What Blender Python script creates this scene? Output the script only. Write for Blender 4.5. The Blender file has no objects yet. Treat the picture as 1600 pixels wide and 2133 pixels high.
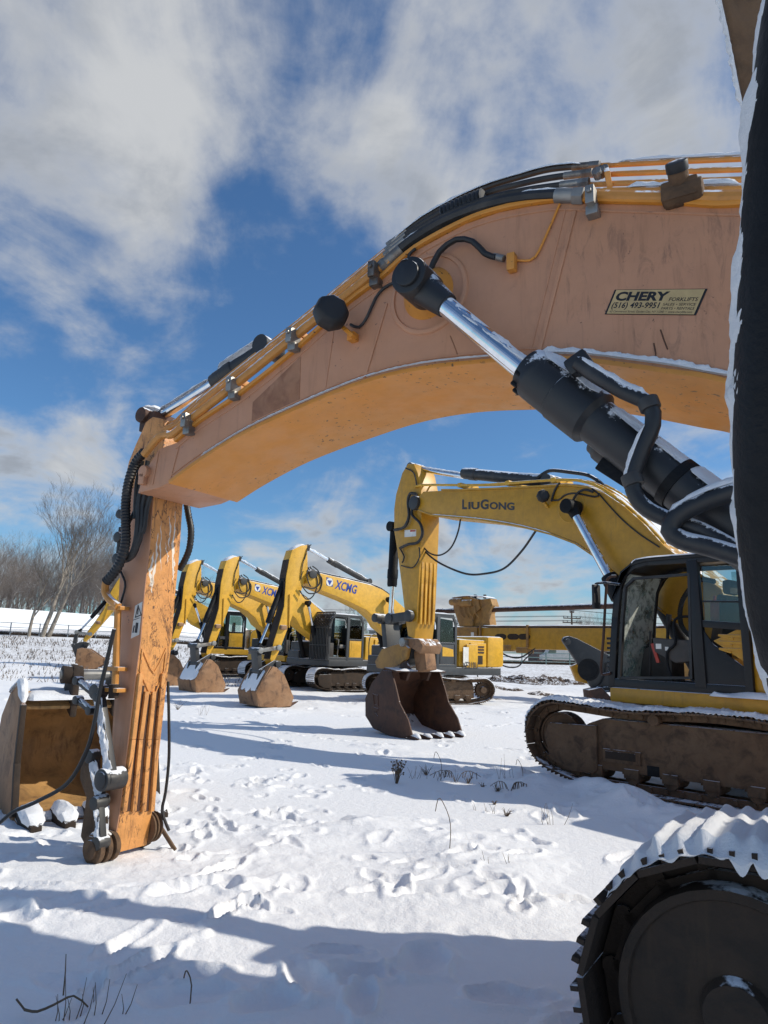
import bpy, bmesh, math, random
import numpy as np
from mathutils import Vector, Matrix, noise
from mathutils.geometry import tessellate_polygon
random.seed(7)
R_=math.radians
scene=bpy.context.scene
col=scene.collection

# ------------------------------------------------------------------ camera
FPX=1480.0; CX,CY=800.0,1066.5; CAMH=1.75; PITCH=R_(11.1); ROLL=R_(1.9)
_cp,_sp,_cr,_sr=math.cos(PITCH),math.sin(PITCH),math.cos(ROLL),math.sin(ROLL)
AF=Vector((0,_cp,_sp)); _U0=Vector((0,-_sp,_cp)); _R0=Vector((1,0,0))
AR=_R0*_cr+_U0*_sr; AU=_U0*_cr-_R0*_sr
def ray(px,py): return AF+AR*((px-CX)/FPX)-AU*((py-CY)/FPX)
def at(px,py,t):
    return Vector((0,0,CAMH))+ray(px,py)*t
def gz(x,y):
    """height of the terrain (metres)"""
    d=math.hypot(x,y)
    if d<20: return 0.0
    k=min(1,max(0,(0.02-x/d)/0.4)); k=k*k*(3-2*k)
    s=0.0150+(0.040-0.0150)*k
    e=d-20
    e=e-4*(1-math.exp(-e/4))
    if d>120: e=96+ (d-120)*0.15
    return s*e
def ground(px,py):
    z=0.0
    for _ in range(25):
        r=ray(px,py); t=(z-CAMH)/r.z
        x,y=r.x*t,r.y*t
        if t<0 or y>400: return Vector((r.x*70,70*r.y,gz(r.x*70,70*r.y)))
        z=z*0.5+gz(x,y)*0.5
    return Vector((x,y,gz(x,y)))
cam=bpy.data.cameras.new('camera'); camo=bpy.data.objects.new('camera',cam); col.objects.link(camo)
cam.sensor_fit='VERTICAL'; cam.sensor_height=36; cam.lens=FPX*36/2133; cam.clip_end=6000; cam.clip_start=0.05
m=Matrix((AR,AU,-AF)).transposed().to_4x4(); m.translation=(0,0,CAMH); camo.matrix_world=m
scene.camera=camo

# ------------------------------------------------------------------ materials
class NT:
    def __init__(s,mat): s.t=mat.node_tree; s.n=s.t.nodes; s.l=s.t.links
    def add(s,typ,**kw):
        n=s.n.new(typ)
        for k,v in kw.items():
            if k[0]=='_': setattr(n,k[1:],v)
            else: n.inputs[k.replace('__',' ')].default_value=v
        return n
    def link(s,a,b): s.l.new(a,b)
    def noise(s,vec,scale,detail=4,rough=.55,dist=0):
        n=s.add('ShaderNodeTexNoise',Scale=scale,Detail=detail,Roughness=rough,Distortion=dist)
        if vec: s.link(vec,n.inputs['Vector'])
        return n.outputs['Fac']
    def ramp(s,f,a,b,v0=0,v1=1):
        n=s.add('ShaderNodeMapRange'); n.interpolation_type='SMOOTHSTEP'
        n.inputs[1].default_value=a; n.inputs[2].default_value=b; n.inputs[3].default_value=v0; n.inputs[4].default_value=v1
        s.link(f,n.inputs[0]); return n.outputs[0]
    def math(s,op,a,b=None):
        n=s.add('ShaderNodeMath',_operation=op)
        for i,x in enumerate((a,b)):
            if x is None: continue
            if isinstance(x,(int,float)): n.inputs[i].default_value=x
            else: s.link(x,n.inputs[i])
        return n.outputs[0]
    def mix(s,f,a,b):
        n=s.add('ShaderNodeMix',_data_type='RGBA')
        for i,x in ((0,f),(6,a),(7,b)):
            if isinstance(x,(int,float)): n.inputs[i].default_value=x
            elif isinstance(x,tuple): n.inputs[i].default_value=x if len(x)==4 else x+(1,)
            else: s.link(x,n.inputs[i])
        return n.outputs[2]
    def mapping(s,vec,scale=(1,1,1),rot=(0,0,0)):
        n=s.add('ShaderNodeMapping'); n.inputs['Scale'].default_value=scale; n.inputs['Rotation'].default_value=rot
        s.link(vec,n.inputs['Vector']); return n.outputs['Vector']
SNOWC=(.84,.86,.90)
MATS={}
def mat(name,c,rough=.5,metal=0,fade=None,dirt=None,dirt_amt=.5,dirt_scale=3,streak=None,speck=None,snow=0,snow_lo=.45,bump=.0,bump_scale=40,spec=.5,streak_amt=.75,vary=.15,frost=0,smear=None,speck_lo=.66,streak_k=(9,9,.9),veins=None):
    M=bpy.data.materials.new(name); M.use_nodes=True; MATS[name]=M
    t=NT(M); b=t.n['Principled BSDF']
    geo=t.add('ShaderNodeNewGeometry'); tc=t.add('ShaderNodeTexCoord'); P=tc.outputs['Object']
    cur=c if len(c)==4 else c+(1,)
    rg=rough
    if fade:
        cur=t.mix(t.ramp(t.noise(P,.9,5,.6),.3,.7),cur,fade)
    # small tonal variation everywhere
    v=t.ramp(t.noise(P,7,6,.65),.25,.75,1-vary,1+vary*.8)
    hs=t.add('ShaderNodeHueSaturation'); t.link(v,hs.inputs['Value'])
    if isinstance(cur,tuple): hs.inputs['Color'].default_value=cur
    else: t.link(cur,hs.inputs['Color'])
    cur=hs.outputs['Color']
    if dirt:
        f=t.ramp(t.noise(P,dirt_scale,8,.65,.6),1-dirt_amt-.12,1-dirt_amt+.18)
        cur=t.mix(f,cur,dirt)
    if streak:
        sv=t.mapping(P,streak_k); f=t.ramp(t.noise(sv,1.0,6,.7,.3),.54,.72,0,streak_amt)
        cur=t.mix(f,cur,streak)
    if speck:
        f=t.math('MULTIPLY',t.ramp(t.noise(P,26,4,.6),speck_lo,speck_lo+.05,0,.9),t.ramp(t.noise(P,1.7,3,.5),.42,.58)); cur=t.mix(f,cur,speck)
    if veins:
        vv=t.math('ABSOLUTE',t.math('SUBTRACT',t.noise(t.mapping(P,(3.2,3.2,1.0)),1.6,5,.62,1.6),.5)); f=t.math('MULTIPLY',t.ramp(vv,.004,.016,.9,0),t.ramp(t.noise(P,1.3,4,.6),.40,.52)); cur=t.mix(f,cur,veins)
    if smear:
        sx0=t.add('ShaderNodeSeparateXYZ'); t.link(P,sx0.inputs[0]); f=t.math('MULTIPLY',t.ramp(t.noise(t.mapping(P,(5,5,1.3),(0,.45,0)),2.2,10,.75,1.2),.50,.70,0,.55),t.ramp(sx0.outputs['X'],-3.5,-4.1)); cur=t.mix(f,cur,smear)
    if snow>0:
        sx=t.add('ShaderNodeSeparateXYZ'); t.link(geo.outputs['Normal'],sx.inputs[0])
        up=t.math('ADD',sx.outputs['Z'],t.math('MULTIPLY',t.math('SUBTRACT',t.noise(P,9,6,.6),.5),1.3))
        if frost: up=t.math('ADD',up,t.math('MULTIPLY',t.math('SUBTRACT',t.noise(P,60,5,.75),.5),frost*2))
        f=t.ramp(up,snow_lo,snow_lo+.14,0,snow); cur=t.mix(f,cur,SNOWC)
        rg=t.ramp(f,0,1,rough,.9)
        if metal:
            t.link(t.ramp(f,0,1,metal,0),b.inputs['Metallic'])
    t.link(cur,b.inputs['Base Color'])
    if isinstance(rg,float) or isinstance(rg,int):
        rr=t.ramp(t.noise(P,5,5,.6),.3,.7,max(.05,rough-.1),min(1,rough+.12)); t.link(rr,b.inputs['Roughness'])
    else: t.link(rg,b.inputs['Roughness'])
    if metal and not snow: b.inputs['Metallic'].default_value=metal
    b.inputs['Specular IOR Level'].default_value=spec
    if bump:
        bn=t.add('ShaderNodeBump',Strength=bump,Distance=.02); t.link(t.noise(P,bump_scale,5,.6),bn.inputs['Height'])
        t.link(bn.outputs['Normal'],b.inputs['Normal'])
    return M
mat('orange_faded_shade',(.50,.240,.128),.5,fade=(.52,.262,.15),dirt=(.27,.13,.07),dirt_amt=.27,dirt_scale=2.6,streak=(.30,.145,.075),streak_amt=.45,bump=.04,bump_scale=90,vary=.05,smear=(.15,.085,.055),speck=(.10,.055,.035),speck_lo=.68)  # faded paint with the side plates' skylit shade in the colour
mat('orange_paint',(.66,.25,.026),.45,fade=(.63,.27,.05),dirt=(.30,.15,.06),dirt_amt=.27,dirt_scale=3.2,speck=(.06,.035,.02),speck_lo=.62,bump=.04,vary=.06)  # deeper orange; snow bounce on the boom's underside is put into it
mat('orange_worn',(.74,.34,.10),.5,fade=(.62,.27,.08),dirt=(.24,.10,.04),dirt_amt=.40,dirt_scale=5,streak=(.17,.07,.03),streak_amt=.85,speck=(.08,.04,.025),speck_lo=.60,bump=.3,bump_scale=30,streak_k=(14,14,.8),veins=(.10,.042,.02))
mat('orange_pipe',(.55,.24,.05),.45,dirt=(.15,.08,.04),dirt_amt=.35,snow=1,snow_lo=.55)
mat('yellow_paint',(.70,.37,.022),.42,fade=(.64,.36,.04),dirt=(.16,.09,.03),dirt_amt=.30,dirt_scale=2.5,snow=1,snow_lo=.72,speck=(.22,.13,.05))
mat('yellow_deep',(.53,.262,.010),.42,fade=(.49,.25,.018),dirt=(.18,.10,.03),dirt_amt=.27,dirt_scale=2,snow=1,snow_lo=.72,streak=(.36,.19,.02))
mat('yellow_worn',(.66,.34,.03),.5,dirt=(.25,.12,.03),dirt_amt=.42,dirt_scale=3,streak=(.22,.11,.03),speck=(.14,.07,.03))
mat('tan_paint',(.42,.215,.045),.65,fade=(.30,.155,.05),dirt=(.14,.08,.04),dirt_amt=.42,dirt_scale=3,snow=1,snow_lo=.62)
mat('dark_metal',(.022,.022,.024),.5,fade=(.040,.038,.036),dirt=(.09,.075,.06),dirt_amt=.35,snow=1,snow_lo=.62)
mat('black_paint',(.006,.0065,.008),.6,spec=.22,bump=.25,bump_scale=45,dirt=(.018,.018,.02),dirt_amt=.3)
mat('black_paint_snowy',(.016,.017,.019),.45,dirt=(.05,.05,.052),dirt_amt=.36,snow=.85,snow_lo=.50,frost=.5)
mat('cab_paint',(.011,.012,.014),.42,spec=.35,dirt=(.035,.030,.027),dirt_amt=.30,snow=1,snow_lo=.75)
mat('grey_paint',(.050,.054,.058),.5,dirt=(.06,.055,.05),dirt_amt=.4,snow=1,snow_lo=.7)
mat('interior',(.06,.055,.05),.7,dirt=(.10,.085,.07),dirt_amt=.4)
mat('seat_fabric',(.10,.085,.07),.9)
mat('rubber',(.013,.013,.014),.55,dirt=(.05,.045,.04),dirt_amt=.35,snow=1,snow_lo=.72)
mat('rubber_bare',(.016,.016,.017),.5,dirt=(.05,.045,.04),dirt_amt=.4)
mat('chrome',(.72,.74,.77),.12,metal=1,snow=1,snow_lo=.50)
mat('steel_dull',(.30,.29,.27),.45,metal=.7,dirt=(.10,.07,.05),dirt_amt=.45)
mat('rust',(.27,.135,.06),.75,fade=(.34,.20,.11),dirt=(.06,.03,.02),dirt_amt=.42,dirt_scale=3,streak=(.30,.16,.07),bump=.25,bump_scale=25,snow=1,snow_lo=.66)
mat('rust_dark',(.062,.026,.014),.7,fade=(.09,.038,.02),dirt=(.03,.015,.01),dirt_amt=.45,dirt_scale=3,streak=(.12,.055,.025),bump=.2,bump_scale=25,snow=1,snow_lo=.66)
mat('rust_sunlit',(.42,.25,.10),.65,fade=(.46,.25,.08),dirt=(.17,.10,.045),dirt_amt=.45,dirt_scale=3,streak=(.16,.09,.04),bump=.25,bump_scale=25)  # brighter rust; sunlight inside the loose bucket is put into the colour
mat('mud',(.115,.064,.033),.9,fade=(.16,.098,.055),dirt=(.055,.033,.02),dirt_amt=.45,dirt_scale=5,bump=.9,bump_scale=14,snow=1,snow_lo=.86)
mat('mud_dark',(.030,.018,.011),.85,fade=(.048,.029,.017),dirt=(.02,.014,.01),dirt_amt=.45,dirt_scale=5,bump=.4,bump_scale=22,snow=1,snow_lo=.9)
mat('mud_mid',(.030,.019,.012),.8,fade=(.052,.032,.019),dirt=(.022,.015,.010),dirt_amt=.48,dirt_scale=6,bump=.7,bump_scale=16,snow=1,snow_lo=.9,streak=(.07,.042,.022),streak_amt=.4)
mat('soil',(.055,.032,.02),.95,fade=(.10,.058,.03),dirt=(.025,.016,.01),dirt_amt=.5,dirt_scale=4,bump=.6,bump_scale=8,snow=.9,snow_lo=.93)
mat('bark',(.26,.22,.175),.9,fade=(.36,.31,.25),dirt=(.07,.055,.045),dirt_amt=.45,snow=.8,snow_lo=.55)
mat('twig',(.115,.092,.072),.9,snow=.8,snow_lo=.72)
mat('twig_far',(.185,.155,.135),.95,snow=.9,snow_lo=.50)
mat('weed',(.15,.105,.065),.9,fade=(.09,.06,.04))
mat('wood_pole',(.12,.085,.06),.9)
mat('white_wall',(.62,.60,.55),.8)
mat('cream_wall',(.55,.47,.30),.8)
mat('brown_wall',(.14,.09,.07),.8)
mat('roof_grey',(.20,.21,.22),.7)
mat('louver',(.16,.17,.17),.6)
mat('fence_green',(.16,.24,.23),.6)
mat('fence_grey',(.22,.25,.28),.6)
mat('decal_cream',(.50,.36,.17),.6,dirt=(.22,.14,.07),dirt_amt=.35)
mat('decal_black',(.010,.010,.012),.5)
mat('decal_grey',(.035,.035,.04),.5)
mat('decal_blue',(.018,.055,.30),.45)
mat('decal_white',(.72,.70,.64),.5)
mat('decal_red',(.45,.05,.03),.5)
mat('decal_scar',(.33,.145,.068),.6,fade=(.43,.23,.135),dirt=(.24,.10,.05),dirt_amt=.48,dirt_scale=6)
mat('white_scrape',(.78,.70,.60),.6)
mat('conifer',(.018,.028,.016),.9,snow=.7,snow_lo=.75)
def snow_mat():
    M=bpy.data.materials.new('snow'); M.use_nodes=True; MATS['snow']=M
    t=NT(M); b=t.n['Principled BSDF']; tc=t.add('ShaderNodeTexCoord'); P=tc.outputs['Object']
    b.inputs['Base Color'].default_value=(.84,.85,.87,1); b.inputs['Roughness'].default_value=.75; b.inputs['Specular IOR Level'].default_value=.25
    b.inputs['Subsurface Weight'].default_value=.0
    bn=t.add('ShaderNodeBump',Strength=.9,Distance=.012); t.link(t.noise(P,60,7,.75),bn.inputs['Height']); t.link(bn.outputs['Normal'],b.inputs['Normal'])
    # ground snow: stubble poking through in the far field
    G=bpy.data.materials.new('snow_ground'); G.use_nodes=True; MATS['snow_ground']=G
    t=NT(G); b=t.n['Principled BSDF']; tc=t.add('ShaderNodeTexCoord'); P=tc.outputs['Object']
    sx=t.add('ShaderNodeSeparateXYZ'); t.link(P,sx.inputs[0])
    far=t.ramp(sx.outputs['Y'],30,46)
    n1=t.noise(P,3.0,8,.75); n2=t.noise(P,.16,3,.5)
    f=t.math('MULTIPLY',t.ramp(n1,.46,.60,0,.8),far)
    f=t.math('MULTIPLY',f,t.ramp(n2,.30,.55,.25,1))
    n3=t.noise(P,1.1,6,.7); n4=t.noise(P,.35,3,.5)
    g=t.math('MULTIPLY',t.ramp(n3,.66,.72,0,.8),t.ramp(n4,.55,.68))
    g=t.math('MULTIPLY',g,t.ramp(sx.outputs['Y'],14,24))
    c=t.mix(t.math('MAXIMUM',f,g),(.86,.865,.88),(.22,.17,.12))
    t.link(c,b.inputs['Base Color']); b.inputs['Roughness'].default_value=.8; b.inputs['Specular IOR Level'].default_value=.2
    h=t.math('ADD',t.noise(P,55,6,.7),t.math('MULTIPLY',t.noise(P,11,5,.6),2.2))
    bn=t.add('ShaderNodeBump',Strength=.5,Distance=.014); t.link(h,bn.inputs['Height']); t.link(bn.outputs['Normal'],b.inputs['Normal'])
snow_mat()
def glass_mat(name,tint,frost):
    M=bpy.data.materials.new(name); M.use_nodes=True; MATS[name]=M
    t=NT(M); t.n.remove(t.n['Principled BSDF']); out=[n for n in t.n if n.type=='OUTPUT_MATERIAL'][0]
    tc=t.add('ShaderNodeTexCoord'); P=tc.outputs['Object']
    tr=t.add('ShaderNodeBsdfTransparent',Color=tint+(1,)); gl=t.add('ShaderNodeBsdfGlossy',Roughness=.03,Color=(.9,.95,1,1))
    fr=t.add('ShaderNodeFresnel',IOR=1.5)
    m1=t.add('ShaderNodeMixShader'); t.link(fr.outputs[0],m1.inputs[0]); t.link(tr.outputs[0],m1.inputs[1]); t.link(gl.outputs[0],m1.inputs[2])
    df=t.add('ShaderNodeBsdfDiffuse',Color=(.62,.66,.60,1)); m2=t.add('ShaderNodeMixShader')
    f=t.ramp(t.noise(P,5,7,.7,.4),.62-frost*.5,.80-frost*.4,0,.85 if frost>.2 else .25)
    t.link(f,m2.inputs[0]); t.link(m1.outputs[0],m2.inputs[1]); t.link(df.outputs[0],m2.inputs[2]); t.link(m2.outputs[0],out.inputs[0])
glass_mat('glass',(.72,.78,.76),.05); glass_mat('glass_frosted',(.7,.75,.7),.55)

# ------------------------------------------------------------------ mesh builder
def catmull(pts,step):
    pts=[Vector(p) for p in pts]
    if len(pts)<3: return pts
    out=[]
    for i in range(len(pts)-1):
        p0=pts[max(0,i-1)]; p1=pts[i]; p2=pts[i+1]; p3=pts[min(len(pts)-1,i+2)]
        n=max(2,int((p2-p1).length/step))
        for k in range(n):
            t=k/n
            out.append(.5*((2*p1)+(p2-p0)*t+(2*p0-5*p1+4*p2-p3)*t*t+(3*p1-p0-3*p2+p3)*t*t*t))
    out.append(pts[-1]); return out
class MB:
    def __init__(s): s.bm=bmesh.new()
    def grid(s,rows,close=False,cap=False):
        V=[[s.bm.verts.new(p) for p in r] for r in rows]
        for a,b in zip(V,V[1:]):
            n=len(a)
            for i in range(n if close else n-1):
                j=(i+1)%n
                try: s.bm.faces.new((a[i],a[j],b[j],b[i]))
                except ValueError: pass
        if cap:
            s.bm.faces.new(V[0][::-1]); s.bm.faces.new(V[-1])
        return s
    def box(s,c,d,M=None):
        c=Vector(c); q=[]
        for x in (-1,1):
            for y in (-1,1):
                for z in (-1,1):
                    p=Vector((x*d[0]/2,y*d[1]/2,z*d[2]/2))
                    q.append(s.bm.verts.new(c+(M@p if M else p)))
        for f in ((0,1,3,2),(4,6,7,5),(0,4,5,1),(2,3,7,6),(0,2,6,4),(1,5,7,3)): s.bm.faces.new([q[i] for i in f])
        return s
    def bar(s,p0,p1,w,h,up=(0,0,1)):
        p0,p1=Vector(p0),Vector(p1); d=p1-p0; L=d.length
        if L<1e-6: return s
        x=d/L; y=Vector(up).cross(x)
        if y.length<1e-4: y=Vector((0,1,0)).cross(x)
        y.normalize(); z=x.cross(y)
        return s.box((p0+p1)/2,(L,w,h),Matrix((x,y,z)).transposed())
    def tube(s,pts,r,n=10,step=None,cap=True,ribs=0):
        pts=[Vector(p) for p in pts]
        if step: pts=catmull(pts,step)
        k=len(pts); rows=[]; ref=None
        for i,p in enumerate(pts):
            t=(pts[min(i+1,k-1)]-pts[max(i-1,0)]).normalized()
            if ref is None:
                ref=Vector((0,0,1)) if abs(t.z)<.9 else Vector((1,0,0))
            a=(ref-t*ref.dot(t)).normalized(); b=t.cross(a); ref=a
            rr=r[i] if isinstance(r,(list,tuple)) and len(r)==k else (r if not isinstance(r,(list,tuple)) else r[0]+(r[1]-r[0])*i/(k-1))
            if ribs: rr*=1+(.10 if i%2 else -.06)
            rows.append([p+a*(rr*math.cos(2*math.pi*j/n))+b*(rr*math.sin(2*math.pi*j/n)) for j in range(n)])
        return s.grid(rows,True,cap)
    def cyl(s,p0,p1,r0,r1=None,n=20):
        return s.tube([p0,p1],[r0,r1 if r1 is not None else r0],n)
    def lathe(s,p0,axis,prof,n=24):
        """prof: (distance along axis, radius) list"""
        ax=Vector(axis).normalized(); ref=Vector((0,0,1)) if abs(ax.z)<.9 else Vector((1,0,0))
        a=(ref-ax*ref.dot(ax)).normalized(); b=ax.cross(a); p0=Vector(p0)
        rows=[[p0+ax*d+a*(r*math.cos(2*math.pi*j/n))+b*(r*math.sin(2*math.pi*j/n)) for j in range(n)] for d,r in prof]
        return s.grid(rows,True,True)
    def prism(s,poly,v0,v1):
        """poly (u,z) pulled along y from v0 to v1 (numbers or functions of u)"""
        f0=v0 if callable(v0) else (lambda u:v0); f1=v1 if callable(v1) else (lambda u:v1)
        A=[s.bm.verts.new((u,f0(u),z)) for u,z in poly]; B=[s.bm.verts.new((u,f1(u),z)) for u,z in poly]
        n=len(poly)
        for i in range(n):
            j=(i+1)%n; s.bm.faces.new((A[i],A[j],B[j],B[i]))
        s.bm.faces.new(A[::-1]); s.bm.faces.new(B); return s
    def prism3(s,pts,vec):
        A=[s.bm.verts.new(Vector(p)) for p in pts]; B=[s.bm.verts.new(Vector(p)+Vector(vec)) for p in pts]; n=len(pts)
        for i in range(n):
            j=(i+1)%n; s.bm.faces.new((A[i],A[j],B[j],B[i]))
        s.bm.faces.new(A[::-1]); s.bm.faces.new(B); return s
    def sheet(s,poly,v0,v1,th):
        """open profile polyline in (u,z) thickened inwards, from v0 to v1"""
        n=len(poly); inn=[]
        for i in range(n):
            a=Vector(poly[max(i-1,0)]); b=Vector(poly[min(i+1,n-1)]); t=(b-a).normalized(); nn=Vector((-t.y,t.x))
            inn.append(Vector(poly[i])+nn*th)
        return s.prism(list(poly)+[tuple(p) for p in inn[::-1]],v0,v1)
    def ball(s,c,r,sc=(1,1,1),seg=12,jit=0):
        rows=[]
        for i in range(1,seg):
            ph=math.pi*i/seg; row=[]
            for j in range(seg*2):
                th=math.pi*j/seg; d=Vector((math.sin(ph)*math.cos(th),math.sin(ph)*math.sin(th),math.cos(ph)))
                k=1+jit*noise.noise(d*2.2+Vector(c)*3)
                row.append(Vector(c)+Vector((d.x*sc[0],d.y*sc[1],d.z*sc[2]))*r*k)
            rows.append(row)
        return s.grid(rows,True,True)
    def build(s,name,material,parent=None,bevel=0,ang=35,world=None):
        bm=s.bm
        bmesh.ops.recalc_face_normals(bm,faces=bm.faces[:])
        if bevel:
            ed=[e for e in bm.edges if len(e.link_faces)==2 and e.calc_face_angle(0)>.55]
            try: bmesh.ops.bevel(bm,geom=ed,offset=bevel,segments=2,profile=.6,affect='EDGES',clamp_overlap=True)
            except Exception: pass
        me=bpy.data.meshes.new(name); bm.to_mesh(me); bm.free()
        me.polygons.foreach_set('use_smooth',[True]*len(me.polygons)); me.set_sharp_from_angle(angle=R_(ang))
        me.materials.append(MATS[material])
        o=bpy.data.objects.new(name,me); col.objects.link(o)
        if parent is not None: o.parent=parent
        return o
def tag(o,label=None,cat=None,group=None,kind=None):
    for k,v in (('label',label),('category',cat),('group',group),('kind',kind)):
        if v: o[k]=v
    return o
def empty(name,loc=(0,0,0),rz=0):
    o=bpy.data.objects.new(name,None); col.objects.link(o); o.location=loc; o.rotation_euler=(0,0,rz); o.empty_display_size=.3; return o
def text_mesh(name,body,size,material,parent,M,shear=0,bold=0,extrude=.002,sx=1):
    c=bpy.data.curves.new(name,'FONT'); c.body=body; c.size=size; c.shear=shear; c.offset=bold; c.extrude=extrude; c.align_x='LEFT'; c.resolution_u=3
    tmp=bpy.data.objects.new(name+'_t',c); col.objects.link(tmp)
    dg=bpy.context.evaluated_depsgraph_get(); me=bpy.data.meshes.new_from_object(tmp.evaluated_get(dg))
    bpy.data.objects.remove(tmp); bpy.data.curves.remove(c)
    me.transform(M@Matrix.Diagonal((sx,1,1,1))); me.name=name; me.materials.clear(); me.materials.append(MATS[material])
    o=bpy.data.objects.new(name,me); col.objects.link(o); o.parent=parent; return o
def copy_tree(o,parent=None):
    c=o.copy(); col.objects.link(c)
    if parent is not None: c.parent=parent
    for ch in list(o.children): copy_tree(ch,c)
    return c
def snow_ridge(mb,pts,w,h,step=.05,amp=.5,n=6,side=(0,0,1),seed=0,taper=True):
    """bumpy bead of snow lying along a line; w half-width, h height"""
    P=catmull(pts,step) if len(pts)>2 else [Vector(pts[0]).lerp(Vector(pts[1]),i/max(2,int((Vector(pts[1])-Vector(pts[0])).length/step))) for i in range(max(2,int((Vector(pts[1])-Vector(pts[0])).length/step))+1)]
    up=Vector(side).normalized(); rows=[]; k=len(P)
    for i,p in enumerate(P):
        t=(P[min(i+1,k-1)]-P[max(i-1,0)]).normalized(); y=up.cross(t); 
        if y.length<1e-3: y=Vector((0,1,0))
        y.normalize(); u=t.cross(y).normalized()
        if u.dot(up)<0: u=-u
        e=min(1,min(i,k-1-i)/3.0) if taper else 1
        row=[]
        for j in range(n+1):
            a=math.pi*j/n
            q=p*(1/(w*2.5))+Vector((j*.37,seed,0))
            f=1+amp*noise.noise(q)+amp*.6*noise.noise(q*2.7)
            row.append(p+y*(math.cos(a)*w*(.75+.25*f)*(.3+.7*e))+u*(math.sin(a)*h*f*e-h*.15))
        rows.append(row)
    return mb.grid(rows,False)
class Machine:
    def __init__(s,name,p0,ang,z=None):
        s.a=ang; s.h=Vector((-math.sin(R_(ang)),math.cos(R_(ang)))); s.n=Vector((-s.h.y,s.h.x)); s.p0=Vector(p0)
        s.z=gz(*p0) if z is None else z
        s.root=empty(name,(p0[0],p0[1],s.z),math.atan2(s.h.y,s.h.x))
    def uz(s,pts,off=0.0):
        """picture points -> (u,z) on this machine's own vertical plane, off metres to its left"""
        out=[]
        for px,py in pts:
            r=ray(px,py); c=s.n.dot(s.p0)+off; t=c/(s.n.x*r.x+s.n.y*r.y)
            q=Vector((r.x*t,r.y*t)); out.append(((q-s.p0).dot(s.h),CAMH+r.z*t-s.z))
        return out
    def p3(s,pts,off=0.0): return [(u,off,z) for u,z in s.uz(pts,off)]
# ------------------------------------------------------------------ machine parts
def hyd(root,name,base,mid,tip,rb,rr,eye=None,bm='dark_metal',neck=True,snow=False,rod_name='rod',detail=16):
    """hydraulic cylinder: barrel base->mid, chrome rod mid->tip, cross eyes at both ends"""
    base,mid,tip=Vector(base),Vector(mid),Vector(tip); ax=(tip-base).normalized(); L=(mid-base).length
    mb=MB()
    prof=[(0,rb*.7),(.02,rb),(L-.42*min(1,L),rb)]
    if neck: prof+=[(L-.40*min(1,L),rb*1.12),(L-.20*min(1,L),rb*1.12),(L-.19*min(1,L),rb*1.04),(L-.05,rb*1.04),(L-.03,rb*.98),(L,rb*.95),(L,rr*1.1)]
    else: prof+=[(L-.12,rb),(L-.1,rb*1.15),(L-.02,rb*1.15),(L,rb*.9)]
    mb.lathe(base,ax,prof,detail)
    ew=eye or rb*1.1
    mb.cyl(base+Vector((0,-ew,0)),base+Vector((0,ew,0)),rb*1.05,n=detail)
    o=mb.build(name,bm,root)
    mb=MB(); mb.cyl(mid-ax*.05,tip-ax*rb*.6,rr,n=detail); ro=mb.build(rod_name,'chrome',o)
    mb=MB(); mb.cyl(tip+Vector((0,-ew,0)),tip+Vector((0,ew,0)),rb*.95,n=detail); mb.cyl(tip-ax*rb*1.6,tip-ax*rb*.4,rr*1.15,rb*.8,n=detail)
    mb.build('rod_eye',bm,o,bevel=.006)
    return o
def stadium(uf,ur,zc_f,zc_r,Rf,Rr,z_bot):
    """closed belt path (u,z), anticlockwise seen from the left; dense"""
    pts=[]
    # bottom run from rear to front, then round the front, top run back, round the rear
    def arc(cu,cz,r,a0,a1,n):
        for i in range(n+1):
            a=a0+(a1-a0)*i/n; pts.append((cu+r*math.cos(a),cz+r*math.sin(a)))
    arc(uf,zc_f,Rf,R_(-72),R_(92),22)
    n=26
    for i in range(1,n):
        f=i/n; u=uf+(ur-uf)*f; z=(zc_f+Rf)*(1-f)+(zc_r+Rr)*f-.05*math.sin(math.pi*f*2)**2*1.0
        pts.append((u,z))
    arc(ur,zc_r,Rr,R_(88),R_(252),22)
    pts.append((ur+.55,z_bot)); pts.append((uf-.55,z_bot))
    return pts
def resample(pts,n,closed=True):
    P=[Vector(p) for p in pts]+([Vector(pts[0])] if closed else []); L=[0]
    for a,b in zip(P,P[1:]): L.append(L[-1]+(b-a).length)
    out=[];k=0
    for i in range(n):
        d=L[-1]*i/n
        while L[k+1]<d: k+=1
        f=(d-L[k])/max(1e-9,L[k+1]-L[k]); out.append(P[k].lerp(P[k+1],f))
    return out,L[-1]
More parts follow.
